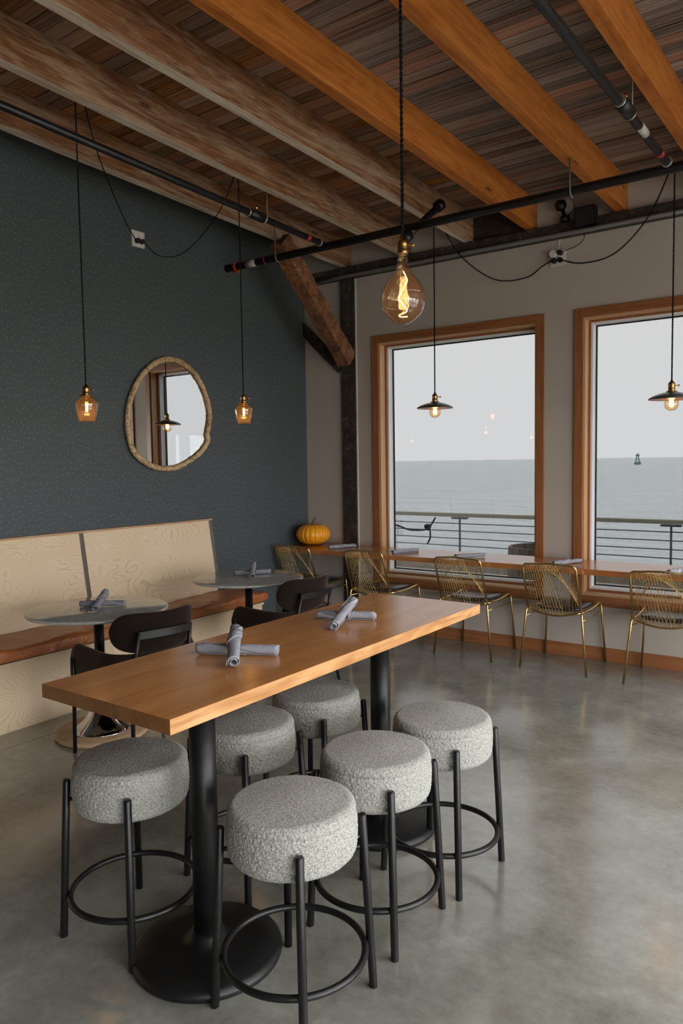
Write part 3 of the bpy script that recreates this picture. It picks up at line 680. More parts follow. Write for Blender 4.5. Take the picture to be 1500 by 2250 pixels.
# ------------------------------------------------------------------ banquette
bq = empty('banquette', (XL, 2.0, 0), label='long birch plywood banquette bench against the dark wall', cat='bench')
def B(x): return x - XL
Y0, Y1 = -2.0, 4.66
MB().box(B(-4.246), B(-4.228), Y0 - 2, Y1 - 2, 0, .405, .001).build('front_panel', M['ply'], bq)
MB().box(.004, B(-4.247), Y1 - .02 - 2, Y1 - 2, 0, .405, .001).build('end_panel', M['ply'], bq)
MB().box(.004, B(-4.215), Y0 - 2, Y1 + .01 - 2, .406, .424, .001).build('seat_board', M['ply'], bq)
XT, ZT, XB, ZB = -4.695, 1.112, -4.585, .430
def lean(name, y0, y1, mat, proud=0.0, th=.018, z1=ZT, z0=ZB):
    def X(z): return XT + (XB - XT) * (ZT - z) / (ZT - ZB) + proud
    vs = [(B(X(z)) - d, yv - 2, z) for d in (0, th) for (yv, z) in ((y0, z0), (y1, z0), (y1, z1), (y0, z1))]
    MB().add(vs, [(0, 1, 2, 3), (7, 6, 5, 4), (0, 4, 5, 1), (1, 5, 6, 2), (2, 6, 7, 3), (3, 7, 4, 0)]).build(name, mat, bq)
lean('back_panel', 3.272, 4.515, M['ply']); lean('back_panel', 2.0, 3.234, M['ply']); lean('back_panel', .72, 1.962, M['ply']); lean('back_panel', Y0, .682, M['ply'])
lean('divider_strip', 3.236, 3.270, M['greywood'], -.003); lean('divider_strip', 1.964, 1.998, M['greywood'], -.003); lean('divider_strip', .684, .718, M['greywood'], -.003)
es = MB(); vs = [(B(XB) - .002, 4.517 - 2, ZB), (.003, 4.517 - 2, ZB), (.003, 4.517 - 2, ZT), (B(XT) - .002, 4.517 - 2, ZT)]; vs += [(a, b + .036, c) for a, b, c in vs]
es.add(vs, [(0, 1, 2, 3), (7, 6, 5, 4), (0, 4, 5, 1), (1, 5, 6, 2), (2, 6, 7, 3), (3, 7, 4, 0)]); es.build('end_board', M['greywood'], bq)
MB().box(.003, B(XT) + .008, Y0 - 2, 4.555 - 2, ZT + .001, ZT + .016, .001).build('top_cap', M['plyedge'], bq)
# leather cushion, one long pad
def cush(u, v):
    yv = Y0 + (4.715 - Y0) * v
    a = 2 * PI * u; cx, cz = math.cos(a), math.sin(a)
    ex = abs(cx) ** .35 * (1 if cx > 0 else -1); ez = abs(cz) ** .42 * (1 if cz > 0 else -1)
    endf = min(1, (1 - v) * 90) ** .5 if v > .5 else 1.0
    x = -4.385 + ex * .195 * (0.9 + .1 * endf); z = .470 + ez * .044 * (.55 + .45 * endf)
    n = noise.noise(Vector((x * 3, yv * 2.2, 3.1))); n2 = noise.noise(Vector((x * 12, yv * 9, z * 14)))
    n3 = noise.noise(Vector((x * 4 + yv * 7, yv * 3, 8.0)))
    top = max(0, ez)
    rid = (1 - abs(noise.noise(Vector((x * 5 + yv * 1.5, yv * 2.6 - x * 4, 5.0))))) ** 4; rid2 = (1 - abs(noise.noise(Vector((x * 9, yv * 6, 2.0))))) ** 5
    z += top * (.010 * rid + .003 * rid2) * (1 if ex < .9 else .5)
    z += top * (.016 * n + .010 * n3 + .002 * n2)
    if ex > .6: x += .004 * n2 + .007 * (1 - abs(noise.noise(Vector((yv * 7 + z * 9, z * 22 - yv * 3, 1))))) ** 3
    return Vector((x, yv, max(z, .4245)))
mb = MB(); mb.grid(cush, 56, 640, closed_u=True)
nn = len(mb.v); mb.f.append(tuple(range(nn - 56, nn))); mb.sm.append(True)
mb.build('seat_cushion', M['leather'], label='long creased cognac leather seat pad on the plywood banquette', cat='cushion')

# ------------------------------------------------------------------ round marble tables
def round_table(loc, label):
    e = empty('round_table', loc, label=label, cat='table', group='round marble tables')
    MB().lathe([(.392, .736), (.404, .739), (.408, .747), (.405, .755), (.398, .757), (.001, .757)], 96).build('table_top', M['marble'], e)
    MB().tube([(0, 0, .30), (0, 0, .728)], .029, 24).build('column', M['black_satin'], e)
    MB().tube([(0, 0, .724), (0, 0, .736)], .12, 32).build('top_plate', M['black_satin'], e)
    pr_ = [(.172, .030), (.170, .036), (.150, .047), (.120, .070), (.090, .105), (.066, .150), (.050, .20), (.041, .25), (.036, .31)]
    MB().lathe(pr_, 64).build('chrome_trumpet', M['chrome'], e)
    MB().lathe([(.262, 0), (.270, .006), (.270, .022), (.262, .030), (.001, .030)], 72).build('wooden_base', M['basewood'], e)
    return e
rt = round_table((-3.757, 2.700, 0), 'round grey marble pedestal table nearer the viewer by the banquette')
dup(rt, (-3.800, 4.045, 0), 0.9, 'round grey marble pedestal table at the far end of the banquette')

# ------------------------------------------------------------------ high table
ht = empty('high_table', (-1.755, 2.17, 0), label='tall rectangular oiled wood table on two black pedestals', cat='table')
TW, TL, TZ, TT = .287, .912, .945, .042
me = MB(); me.box(-TW, TW, -TL, TL, TZ - TT, TZ, .002)
top = me.build('table_top', M['tabletop'], ht); top.data.materials.append(M['tableedge']); top.data.materials.append(M['endgrain'])
for p in top.data.polygons:
    if p.normal.x > .8: p.material_index = 1
    elif abs(p.normal.y) > .8: p.material_index = 2
for yy in (-.535, .515):
    MB().tube([(0, yy, .05), (0, yy, TZ - TT - .012)], .043, 28).build('column', M['black_satin'], ht)
    MB().box(-.13, .13, yy - .22, yy + .22, TZ - TT - .012, TZ - TT - .001, .002).build('mounting_plate', M['black_satin'], ht)
    MB().lathe([(.238, 0), (.243, .008), (.242, .022), (.228, .034), (.16, .040), (.09, .045), (.062, .052), (.056, .075), (.043, .085)], 72, (0, yy, 0)).build('base_disc', M['black_satin'], ht)

# ------------------------------------------------------------------ stools
def stool_proto():
    e = empty('boucle_stool', (0, 0, 0), cat='stool', group='boucle stools around the high table')
    prof = []; R0, zb, zt, rc = .190, .450, .612, .028
    for i in range(8): prof.append((.02 + (R0 - .03 - .02) * i / 7, zb))
    for i in range(1, 9): a = PI / 2 * i / 8; prof.append((R0 - .03 + .03 * math.sin(a), zb + .03 - .03 * math.cos(a)))
    for i in range(1, 40): prof.append((R0 + .003 * math.sin(PI * i / 40), zb + .03 + (zt - .030 - zb - .03) * i / 40))
    for i in range(1, 13): a = PI / 2 * i / 12; prof.append((R0 - .028 + .028 * math.cos(a), zt - .030 + .028 * math.sin(a)))
    for i in range(1, 66): t = i / 65; prof.append(((R0 - .028) * (1 - t) + .0005, zt - .002 + .011 * math.sin(t * PI / 2)))
    NS = 420
    def fn(p, a, i):
        n = noise.noise(p * 165.0) + .5 * noise.noise(p * 290.0)
        r = Vector((p.x, p.y, 0)); rr = r.length; nrm = Vector((0, 0, 1)) if (p.z > zt - .010 and rr < R0 - .018) else (r.normalized() if rr > .01 else Vector((0, 0, 1)))
        seam = -.004 * math.exp(-((p.z - (zt - .036)) / .0032) ** 2) if rr > R0 - .02 else 0
        puff = .003 * noise.noise(p * 7)
        return p + nrm * (n * (.0008 if nrm.z > .5 else .0030) + seam + puff)
    MB().lathe(prof, NS, fn=fn).build('seat', M['boucle'], e)
    for k in range(4):
        a = PI / 4 + k * PI / 2; c, s = math.cos(a), math.sin(a)
        MB().tube([(.238 * c, .238 * s, 0), (.2385 * c, .2385 * s, .002), (.2105 * c, .2105 * s, .540), (.2098 * c, .2098 * s, .546)], [.0115, .0128, .0128, .0105], 14).build('leg', M['black_metal'], e)
        MB().tube([(.18 * c, .18 * s, .478), (.208 * c, .208 * s, .478)], .007, 8).build('bracket', M['black_metal'], e)
    MB().tube([(.211 * math.cos(2 * PI * i / 72), .211 * math.sin(2 * PI * i / 72), .150) for i in range(72)], .0105, 12, closed=True).build('foot_ring', M['black_metal'], e)
    return e
sp0 = stool_proto()
spots = [(-1.388, 1.640, 0.0, 'grey boucle stool in front, nearest the viewer'), (-1.402, 2.110, .03, 'grey boucle stool in the middle of the right side row'),
         (-1.372, 2.540, -.05, 'grey boucle stool furthest right, at the window end of the table'), (-2.062, 1.590, .06, 'grey boucle stool on the left under the near table corner'),
         (-1.985, 2.075, -.04, 'grey boucle stool on the far side behind the near black pedestal'), (-1.985, 2.525, .02, 'grey boucle stool on the far side nearest the window')]
for i, (x, y, a, l) in enumerate(spots):
    if i == 0: sp0.location = (x, y, 0); sp0.rotation_euler = (0, 0, a); sp0['label'] = l
    else: dup(sp0, (x, y, 0), a, l)

# ------------------------------------------------------------------ napkin rolls
def napkin(p0, p1, r, seed, label, group):
    p0, p1 = Vector(p0), Vector(p1); d = (p1 - p0); L = d.length; d.normalize()
    side = d.cross(Vector((0, 0, 1))).normalized(); up = side.cross(d).normalized()
    rnd = random.Random(seed); turns = 2.6; NT_ = 52; NL = 22
    o = empty('napkin_roll', (p0 + p1) / 2, label=label, cat='napkin', group=group)
    c0 = (p0 + p1) / 2; ph = rnd.uniform(0, 6.28)
    def surf(u, v):                       # u along spiral, v along length
        a = ph + turns * 2 * PI * u; rad_ = r * (.28 + .72 * u)
        s = (v - .5) * L * (1 + .05 * math.sin(a * .5 + seed)) * (.94 + .06 * u)
        wob = 1 + .10 * noise.noise(Vector((v * 6 + seed * 7, a * .9, 0))) + .05 * noise.noise(Vector((v * 15 + seed, a * 2, 4)))
        rad_ *= wob * (1 + .05 * math.sin(v * 9 + seed))
        return side * (math.cos(a) * rad_ * 1.06) + up * (math.sin(a) * rad_ * .94) + d * s
    mb = MB(); mb.grid(surf, NT_, NL); me = mb.mesh('cloth')
    uv = me.uv_layers.new(name='UVMap')
    for poly in me.polygons:
        for li in poly.loop_indices:
            vi = me.loops[li].vertex_index; uv.data[li].uv = ((vi % NT_) / (NT_ - 1) * 2.2 + seed * .13, (vi // NT_) / (NL - 1))
    me.materials.append(M['napkin'])
    c = bpy.data.objects.new('rolled_cloth', me); COL.objects.link(c); c.parent = o
    so = c.modifiers.new('thickness', 'SOLIDIFY'); so.thickness = .0022; so.offset = 0
    # folded-over flap winding diagonally round the roll
    def flap(u, v):
        a = ph + .6 + u * PI * 1.35; s0 = (-.46 + .50 * u) if seed % 2 else (.46 - .50 * u); w = .34 * (1 - .75 * u)
        s = s0 + (v) * w * (1 if seed % 2 else -1); rr = r * 1.05 * (1 + .05 * noise.noise(Vector((s * 9, a, seed)))) + .0012
        return side * (math.cos(a) * rr * 1.06) + up * (math.sin(a) * rr * .94) + d * (s * L)
    fb = MB(); fb.grid(flap, 24, 7); fm = fb.mesh('flap'); uv = fm.uv_layers.new(name='UVMap')
    for poly in fm.polygons:
        for li in poly.loop_indices:
            vi = fm.loops[li].vertex_index; uv.data[li].uv = (.35 + .2 * seed + (vi // 24) / 6 * .22, (vi % 24) / 23 * .4)
    fm.materials.append(M['napkin'])
    f = bpy.data.objects.new('fold', fm); COL.objects.link(f); f.parent = o
    so = f.modifiers.new('thickness', 'SOLIDIFY'); so.thickness = .0022; so.offset = 1
    return o
def cross_pair(lo0, lo1, up0, up1, zt, r, seed, where, group):
    napkin((*lo0, zt + r * .98), (*lo1, zt + r * .98), r, seed, 'lower blue grey napkin roll lying flat on ' + where, group)
    napkin((*up0, zt + r * 1.02), (*up1, zt + r * 3.9), r * 1.04, seed + 1, 'upper blue grey napkin roll resting across another on ' + where, group)
cross_pair((-1.900, 1.762), (-1.655, 1.897), (-1.662, 1.690), (-1.836, 1.885), TZ, .0195, 1, 'the near end of the high table', 'napkin rolls on the high table')
cross_pair((-1.904, 2.434), (-1.684, 2.549), (-1.711, 2.292), (-1.789, 2.548), TZ, .0195, 3, 'the window end of the high table', 'napkin rolls on the high table')
cross_pair((-3.869, 2.663), (-3.650, 2.813), (-3.660, 2.610), (-3.812, 2.800), .757, .0195, 5, 'the nearer round table', 'napkin rolls on the round tables')
cross_pair((-3.940, 4.045), (-3.775, 4.262), (-3.715, 3.992), (-3.890, 4.205), .757, .0195, 7, 'the far round table', 'napkin rolls on the round tables')
CZ = .797
for i, (a, b, w) in enumerate([((-4.134, 5.486), (-4.004, 5.726), 'beside the pumpkin'), ((-3.415, 5.444), (-3.306, 5.693), 'at the left edge of the first window'), ((-2.805, 5.43), (-2.650, 5.655), 'in the middle of the first window'),
                               ((-1.996, 5.449), (-1.877, 5.694), 'between the two windows'), ((-1.172, 5.393), (-1.055, 5.640), 'at the right edge of the picture')]):
    napkin((*a, CZ + .0195), (*b, CZ + .0195), .0195, 11 + 2 * i, 'napkin roll on the window counter ' + w, 'napkin rolls on the window counter')

# ------------------------------------------------------------------ window counter
ct = empty('window_counter', (-1.0, 5.64, 0), label='long oiled wood counter ledge running along the windows', cat='counter')
MB().box(XL + .004 + 1.0, XR - .01 + 1.0, 5.385 - 5.64, YF - .020 - 5.64, CZ - .042, CZ, .003).build('counter_top', M['counter'], ct)
for x in (-2.123, -.211, 1.70, 3.6):
    b = MB(); b.box(x + 1 - .012, x + 1 + .012, YF - .020 - .008 - 5.64, YF - .020 - 5.64, CZ - .16, CZ - .043)
    b.box(x + 1 - .012, x + 1 + .012, .06, YF - .029 - 5.64, CZ - .051, CZ - .043)
    b.tube([(x + 1, .09, CZ - .055), (x + 1, .17, CZ - .085), (x + 1, YF - .031 - 5.64, CZ - .15)], .006, 8)
    b.build('bracket', M['black_metal'], ct)

# ------------------------------------------------------------------ gold wire chairs
def gold_proto():
    e = empty('wire_chair', cat='chair', group='gold wire chairs along the window counter')
    g = M['gold']; RJ = Vector((.205, -.215, .462)); FC = Vector((.212, .215, .470))
    def mx(p, s): return Vector((p[0] * s, p[1], p[2]))
    ul = Vector((.200, -.335, .818))
    # back frame: inverted U with bowed top
    topb = [Vector((.150 - .30 * t, -.335 - .026 * math.sin(PI * t), .818 + .014 * math.sin(PI * t))) for t in [i / 14 for i in range(15)]]
    pts = round_path([RJ, ul, topb[1]], .05, 8)[:-1] + topb[1:-1] + list(reversed([mx(p, -1) for p in round_path([RJ, ul, topb[1]], .05, 8)[:-1]]))
    MB().tube(pts, .0085, 10).build('back_frame', g, e)
    # seat frame: rear bow, side rails, front dip
    rear = [Vector((.205 - .41 * t, -.215 - .022 * math.sin(PI * t), .462 - .035 * math.sin(PI * t))) for t in [i / 12 for i in range(13)]]
    front = [Vector((-.195 + .39 * t, .225, .474 - .030 * math.sin(PI * t))) for t in [i / 12 for i in range(13)]]
    MB().tube(rear, .008, 10).build('seat_rear_bar', g, e)
    MB().tube(front, .006, 10).build('seat_front_bar', g, e)
    for s in (-1, 1):
        rail = round_path([mx(RJ, s), mx((.212, .0, .452), s), mx((.214, .222, .478), s), mx((.246, .252, 0), s)], [.1, .035], 7)
        MB().tube(rail, .0085, 10).build('front_leg', g, e)
        MB().tube(round_path([mx(RJ, s) + Vector((0, .012, .004)), mx((.212, -.230, .452), s), mx((.256, -.252, 0), s)], .02, 5), .0085, 10).build('rear_leg', g, e)
        MB().tube([mx((.217, -.228, .405), s), mx((.219, .222, .405), s)], .0055, 8).build('stretcher', g, e)
    # woven wires of the back (string-art between frame points)
    def top_at(t): return Vector((.185 - .37 * t, -.336 - .026 * math.sin(PI * t), .814 + .014 * math.sin(PI * t)))
    def side_at(s, t): return mx(RJ.lerp(ul, t), s)
    def rear_at(t): return Vector((.205 - .41 * t, -.217 - .022 * math.sin(PI * t), .462 - .035 * math.sin(PI * t)))
    wb_ = MB(); n = 10
    for i in range(n):
        t = i / (n - 1)
        for s, f in ((1, lambda q: q), (-1, lambda q: 1 - q)):
            wb_.tube([top_at(f(.98 - .62 * t)), side_at(s, .80 - .72 * t)], .0014, 4, caps=False)        # long diagonals
            wb_.tube([top_at(f(.55 + .44 * t)), rear_at(f(.30 + .55 * t))], .0014, 4, caps=False)        # steep ones
            if i % 4 == 0: wb_.tube([side_at(s, .12 + .5 * t), side_at(-s, .05 + .42 * t) + Vector((0, -.004, 0))], .0012, 4, caps=False)
    for i in range(8):
        t = .08 + .84 * i / 7; wb_.tube([top_at(t) + Vector((0, .004, 0)), rear_at(t) + Vector((0, .01, 0))], .0011, 4, caps=False)
    wb_.build('back_wires', g, e, kind='stuff')
    sw = MB()
    for i in range(15):
        t = i / 14; sw.tube([rear_at(.03 + .94 * t), Vector((.19 - .38 * t, .0, .440)), Vector((.19 - .38 * t, .225, .474 - .030 * math.sin(PI * t)))], .0014, 4, caps=False)
        yv = -.20 + .41 * t; sw.tube([Vector((-.210, yv, .458)), Vector((0, yv, .436)), Vector((.210, yv, .458))], .0014, 4, caps=False)
    sw.build('seat_wires', g, e, kind='stuff')
    def cu(u, v):
        a = 2 * PI * u; ex = math.copysign(abs(math.cos(a)) ** .4, math.cos(a)); ey = math.copysign(abs(math.sin(a)) ** .4, math.sin(a))
        rr = [0.001, .97, 1.0, 1.0, .97, .5, 0.001][v]; zz = [.0, .0, .006, .016, .022, .025, .026][v]
        return Vector((ex * .178 * rr, .015 + ey * .178 * rr, .450 + zz + .012 * (ex * rr) ** 2))
    cb_ = MB(); cb_.grid(lambda u, v: cu(u, int(round(v * 6))), 40, 7, closed_u=True); cb_.build('seat_pad', M['cushion'], e)
    return e
gc = gold_proto()
for i, (x, y, a, l) in enumerate([(-4.430, 5.640, 0.0, 'gold wire chair below the pumpkin in the far corner'), (-3.620, 5.640, -.04, 'gold wire chair in front of the timber post'), (-2.728, 5.640, 0.0, 'gold wire chair in the middle of the first window'),
                                  (-1.978, 5.640, 0.0, 'gold wire chair between the two windows'), (-1.205, 5.625, 0.03, 'gold wire chair at the right edge, before the second window')]):
    if i == 0: gc.location = (x, y, 0); gc.rotation_euler = (0, 0, a); gc['label'] = l
    else: dup(gc, (x, y, 0), a, l)

# ------------------------------------------------------------------ velvet armchairs
def arm_proto():
    e = empty('velvet_armchair', cat='chair', group='dark velvet chairs at the round tables')
    vm, bm_ = M['velvet'], M['black_metal']
    # low wrap-round shell: U in plan, sitter faces +y
    def uplan(t, off=0.0):
        hw, R_ = .262 + off, .17
        pts = [(hw, .27), (hw, -.05)] + [(hw - R_ + R_ * math.cos(a), -.05 - R_ * math.sin(a)) for a in [PI / 2 * k / 10 for k in range(1, 11)]] + [(0, -.05 - R_)]
        P = [Vector((x, y_, 0)) for x, y_ in pts]; P += [Vector((-p.x, p.y, 0)) for p in reversed(P[:-1])]
        L = [0]
        for a, b in zip(P, P[1:]): L.append(L[-1] + (b - a).length)
        d = t * L[-1]
        for i in range(len(L) - 1):
            if L[i + 1] >= d - 1e-9:
                k = (d - L[i]) / max(L[i + 1] - L[i], 1e-9); return P[i].lerp(P[i + 1], k)
        return P[-1]
    def shell(u, v):
        t = v; edge = min(t, 1 - t); c = min(1, edge / .055); rnd_ = math.sqrt(max(0, 1 - (1 - c) ** 2))
        mid = math.sin(PI * t); zt_ = .400 + (.615 - .400 + .012 * (1 - mid)) * (.62 + .38 * rnd_); zb_ = .395
        cs = [(0, 1.0), (.010, .985), (.019, .90), (.020, .5), (.018, .06), (.008, 0), (-.008, 0), (-.018, .06), (-.020, .5), (-.019, .90), (-.010, .985)]
        off, fz = cs[int(round(u * 11)) % 11]
        p = uplan(t); q = uplan(min(1, t + .004)); r_ = uplan(max(0, t - .004)); tg = (q - r_).normalized(); nr = Vector((tg.y, -tg.x, 0))
        return Vector((p.x, p.y, zb_ + (zt_ - zb_) * fz)) + nr * off
    mb = MB(); mb.grid(shell, 11, 80, closed_u=True)
    n0 = len(mb.v); mb.f.append(tuple(range(11))); mb.sm.append(False); mb.f.append(tuple(range(n0 - 11, n0))[::-1]); mb.sm.append(False)
    mb.build('arm_shell', vm, e)
    # seat
    def seat(u, v):
        a = 2 * PI * u; ex = math.copysign(abs(math.cos(a)) ** .5, math.cos(a)); ey = math.copysign(abs(math.sin(a)) ** .5, math.sin(a))
        k = int(round(v * 6)); rr = [.001, .93, 1, 1, .95, .6, .001][k]; z = [.395, .395, .405, .445, .460, .470, .472][k]
        return Vector((ex * .238 * rr, .04 + ey * .232 * rr, z))
    MB().grid(seat, 40, 7, closed_u=True).build('seat', vm, e)
    # curved backrest pad
    RB = .30; half = .94
    def pad(u, v):
        a = (v - .5) * 2 * half; s = (v - .5) * 2
        hz = .112 * (1 - abs(s) ** 5.0) ** .5 if abs(s) < 1 else 0.0
        cs = [(math.cos(2 * PI * k / 16), math.sin(2 * PI * k / 16)) for k in range(16)]
        c, sn = cs[int(round(u * 16)) % 16]
        th = .026 * math.copysign(abs(c) ** .5, c) * (1 - abs(s) ** 8 * .5); zz = math.copysign(abs(sn) ** .55, sn) * max(hz, .004)
        zc_ = .716 + .018 * abs(s) ** 2
        r2 = RB + th
        return Vector((r2 * math.sin(a), -.238 + RB - r2 * math.cos(a) - .10 * (zz / .11) * .22, zc_ + zz))
    mb = MB(); mb.grid(pad, 16, 60, closed_u=True); n0 = len(mb.v)
    mb.f.append(tuple(range(16))); mb.sm.append(False); mb.f.append(tuple(range(n0 - 16, n0))[::-1]); mb.sm.append(False)
    mb.build('backrest', vm, e)
    for s in (-1, 1):
        MB().tube(round_path([(s * .155, -.262, .735), (s * .165, -.222, .55), (s * .185, -.225, .40), (s * .225, -.285, 0)], .04, 5), .011, 10).build('rear_leg', bm_, e)
        MB().tube(round_path([(s * .292, .215, .545), (s * .290, .215, .40), (s * .280, .255, 0)], .04, 5), .011, 10).build('front_leg', bm_, e)
    cb2 = MB(); cb2.grid(lambda u, v: Vector((.155 * (2 * u - 1), -.262 - .012 * math.cos(PI * (u - .5)) - (.006 if v in (0, 1) else 0), .700 + .040 * v)), 12, 2)
    cbx = MB(); pts_ = [(.158 * (2 * i / 12 - 1), -.262 - .014 * math.cos(PI * (i / 12 - .5)), .718) for i in range(13)]
    vs = []
    for p in pts_:
        for dy, dz in ((-.005, -.02), (.005, -.02), (.005, .02), (-.005, .02)): vs.append((p[0], p[1] + dy, p[2] + dz))
    cbx.add(vs, [(i * 4 + k, i * 4 + (k + 1) % 4, i * 4 + 4 + (k + 1) % 4, i * 4 + 4 + k) for i in range(12) for k in range(4)] + [(0, 1, 2, 3), (51, 50, 49, 48)])
    cbx.build('crossbar', bm_, e)
    return e
ac = arm_proto(); ac.location = (-3.325, 2.655, 0); ac.rotation_euler = (0, 0, PI / 2 - .15); ac['label'] = 'dark brown velvet armchair at the nearer round table'
dup(ac, (-3.335, 3.940, 0), PI / 2 - .02, 'dark brown velvet armchair at the far round table')

# ------------------------------------------------------------------ pumpkin
pk = empty('pumpkin', (-4.495, 5.715, CZ), label='round orange pumpkin with a curled stem on the counter corner', cat='pumpkin')
prof = []
for i in range(29):
    a = -PI / 2 + PI * i / 28; prof.append((max(.168 * math.cos(a) ** .85, .0015), .104 + .104 * math.sin(a)))
def rib(p, a, i):
    k = 1 - .060 * (1 - abs(math.sin(a * 11 + .5 * math.sin(3 * a)))) ** 2.6
    t = p.z / .208; dimp = -.020 * math.exp(-((math.hypot(p.x, p.y)) / .045) ** 2) * (1 if t > .5 else -.6)
    return Vector((p.x * k, p.y * k, max(p.z + dimp, 0.0)))
MB().lathe(prof, 176, fn=rib).build('fruit', M['pumpkin'], pk)
MB().tube(bez([(0, 0, .185), (.004, 0, .215), (.012, -.004, .235), (.030, -.006, .262), (.040, -.008, .268)], 5), [.020, .018, .016, .014, .013, .012, .0115, .011, .0105, .010, .010, .0095, .009, .009, .009, .009, .009, .009, .009, .009, .009], 8).build('stem', M['stem'], pk)

# ------------------------------------------------------------------ pendant lamps
def point(parent, loc, col, watts, rad_=.02):
    l = bpy.data.lights.new('bulb_light', 'POINT'); l.color = col; l.energy = watts; l.shadow_soft_size = rad_
    o = bpy.data.objects.new('bulb_light', l); COL.objects.link(o); o.parent = parent; o.location = loc
WARM = (1.0, .58, .26)
def socket(e, z, k=1.0, key=True, mat='brass', ka=0.0):
    so_ = MB().lathe([(.004 * k, .062 * k), (.0065 * k, .060 * k), (.008 * k, .050 * k), (.015 * k, .046 * k), (.0195 * k, .038 * k), (.0205 * k, .028 * k), (.0195 * k, .026 * k), (.0195 * k, .008 * k), (.0205 * k, .006 * k), (.0205 * k, -.006 * k), (.018 * k, -.008 * k)], 28, (0, 0, z)).build('socket', M[mat], e)
    if key:
        c, s = math.cos(ka), math.sin(ka); p = lambda d: (d * k * c, d * k * s, z + .026 * k)
        MB().tube([p(.018), p(.036), p(.037), p(.044)], [.0025 * k, .0025 * k, .007 * k, .006 * k], 8).build('switch_key', M['copper' if mat == 'brass' else mat], so_)
def zigzag(r, z0, z1, n):
    P = []
    for i in range(n + 1):
        a = 2 * PI * i / n; P += [(r * math.cos(a), r * math.sin(a), z1), (r * math.cos(a + PI / n), r * math.sin(a + PI / n), z0)]
    return P
# two amber glass cup pendants by the dark wall
def cup_pendant(loc, ztop, swag, label):
    e = empty('pendant_lamp', loc, label=label, cat='lamp', group='amber glass pendants along the dark wall')
    X, Y, Z = loc; q = lambda p: Vector(p) - Vector(loc)
    twisted([(0, 0, .158), (0, 0, ztop - Z)], .0026, .03).build('cord', M['cord'], e)
    twisted([q(p) for p in bez(swag, 10)], .0022, .03).build('swag_cord', M['cord'], e)
    socket(e, .098, 1.0, True, ka=.9)
    MB().lathe([(.012, .095), (.034, .093), (.036, .088), (.034, .084), (.012, .086)], 32).build('gallery', M['brass'], e)
    MB().lathe([(.030, .088), (.034, .082), (.050, .066), (.0645, .048), (.0655, .040), (.062, .02), (.048, -.062), (.0465, -.062), (.060, .02), (.0635, .040), (.0625, .047), (.048, .064), (.032, .080)], 48).build('glass_shade', M['smoke'], e)
    bu_ = MB().lathe([(.001, -.020), (.010, -.018), (.0155, -.008), (.016, .03), (.014, .055), (.012, .085)], 24).build('bulb', M['clearbulb'], e)
    MB().tube(zigzag(.0065, -.004, .045, 5), .0012, 5).build('filament', M['filament'], bu_)
    point(e, (0, 0, -.032), WARM, 0.5)
    return e
cup_pendant((-3.780, 2.690, 1.917), 3.82, [(-3.79, 2.75, 3.72), (-3.98, 2.98, 3.52), (-4.35, 3.45, 3.33), (-4.64, 3.80, 3.29), (-4.69, 3.846, 3.319)], 'amber glass pendant lamp left of the mirror')
cup_pendant((-3.800, 4.038, 1.950), 3.75, [(-3.79, 4.02, 3.70), (-3.97, 4.00, 3.42), (-4.30, 3.98, 3.20), (-4.58, 3.97, 3.21), (-4.68, 3.90, 3.319)], 'amber glass pendant lamp right of the mirror')
# two flat shade pendants before the windows
def disc_pendant(loc, ztop, swag, label):
    e = empty('pendant_lamp', loc, label=label, cat='lamp', group='flat shade pendants at the windows')
    Z = loc[2]; q = lambda p: Vector(p) - Vector(loc)
    twisted([(0, 0, .125), (0, 0, ztop - Z)], .0032, .034).build('cord', M['cord'], e)
    twisted([q(p) for p in bez(swag, 12)], .0032, .034).build('swag_cord', M['cord'], e)
    socket(e, .058, 1.15, True, 'brass', .3)
    MB().lathe([(.012, .052), (.035, .050), (.037, .044), (.012, .040)], 28).build('gallery', M['brass'], e)
    sh_ = MB().lathe([(.020, .044), (.050, .041), (.090, .031), (.125, .017), (.146, .004), (.151, -.004), (.149, -.006)], 64).build('shade', M['shade_out'], e)
    MB().lathe([(.149, -.0062), (.144, .001), (.123, .013), (.088, .027), (.050, .037), (.020, .040)], 64).build('shade_lining', M['shade_in'], sh_)
    bu_ = MB().lathe([(.001, -.083), (.020, -.080), (.038, -.068), (.0465, -.048), (.048, -.034), (.043, -.012), (.028, .012), (.016, .028), (.013, .042)], 36).build('bulb', M['bulb'], e)
    MB().tube(zigzag(.012, -.052, .006, 6), .0022, 5).build('filament', M['filament'], bu_)
    point(e, (0, 0, -.024), WARM, 0.3)
    return e
disc_pendant((-3.038, 5.530, 2.037), 3.50, [(-2.965, 5.60, 3.46), (-2.85, 5.70, 3.25), (-2.62, 5.80, 3.07), (-2.38, 5.86, 3.06), (-2.25, 5.87, 3.13), (-2.165, 5.868, 3.162)], 'flat dark shade pendant lamp in front of the first window')
disc_pendant((-1.190, 5.500, 1.998), 3.55, [(-1.225, 5.54, 3.55), (-1.40, 5.68, 3.30), (-1.66, 5.80, 3.12), (-1.92, 5.86, 3.10), (-2.11, 5.868, 3.160)], 'flat dark shade pendant lamp in front of the second window')
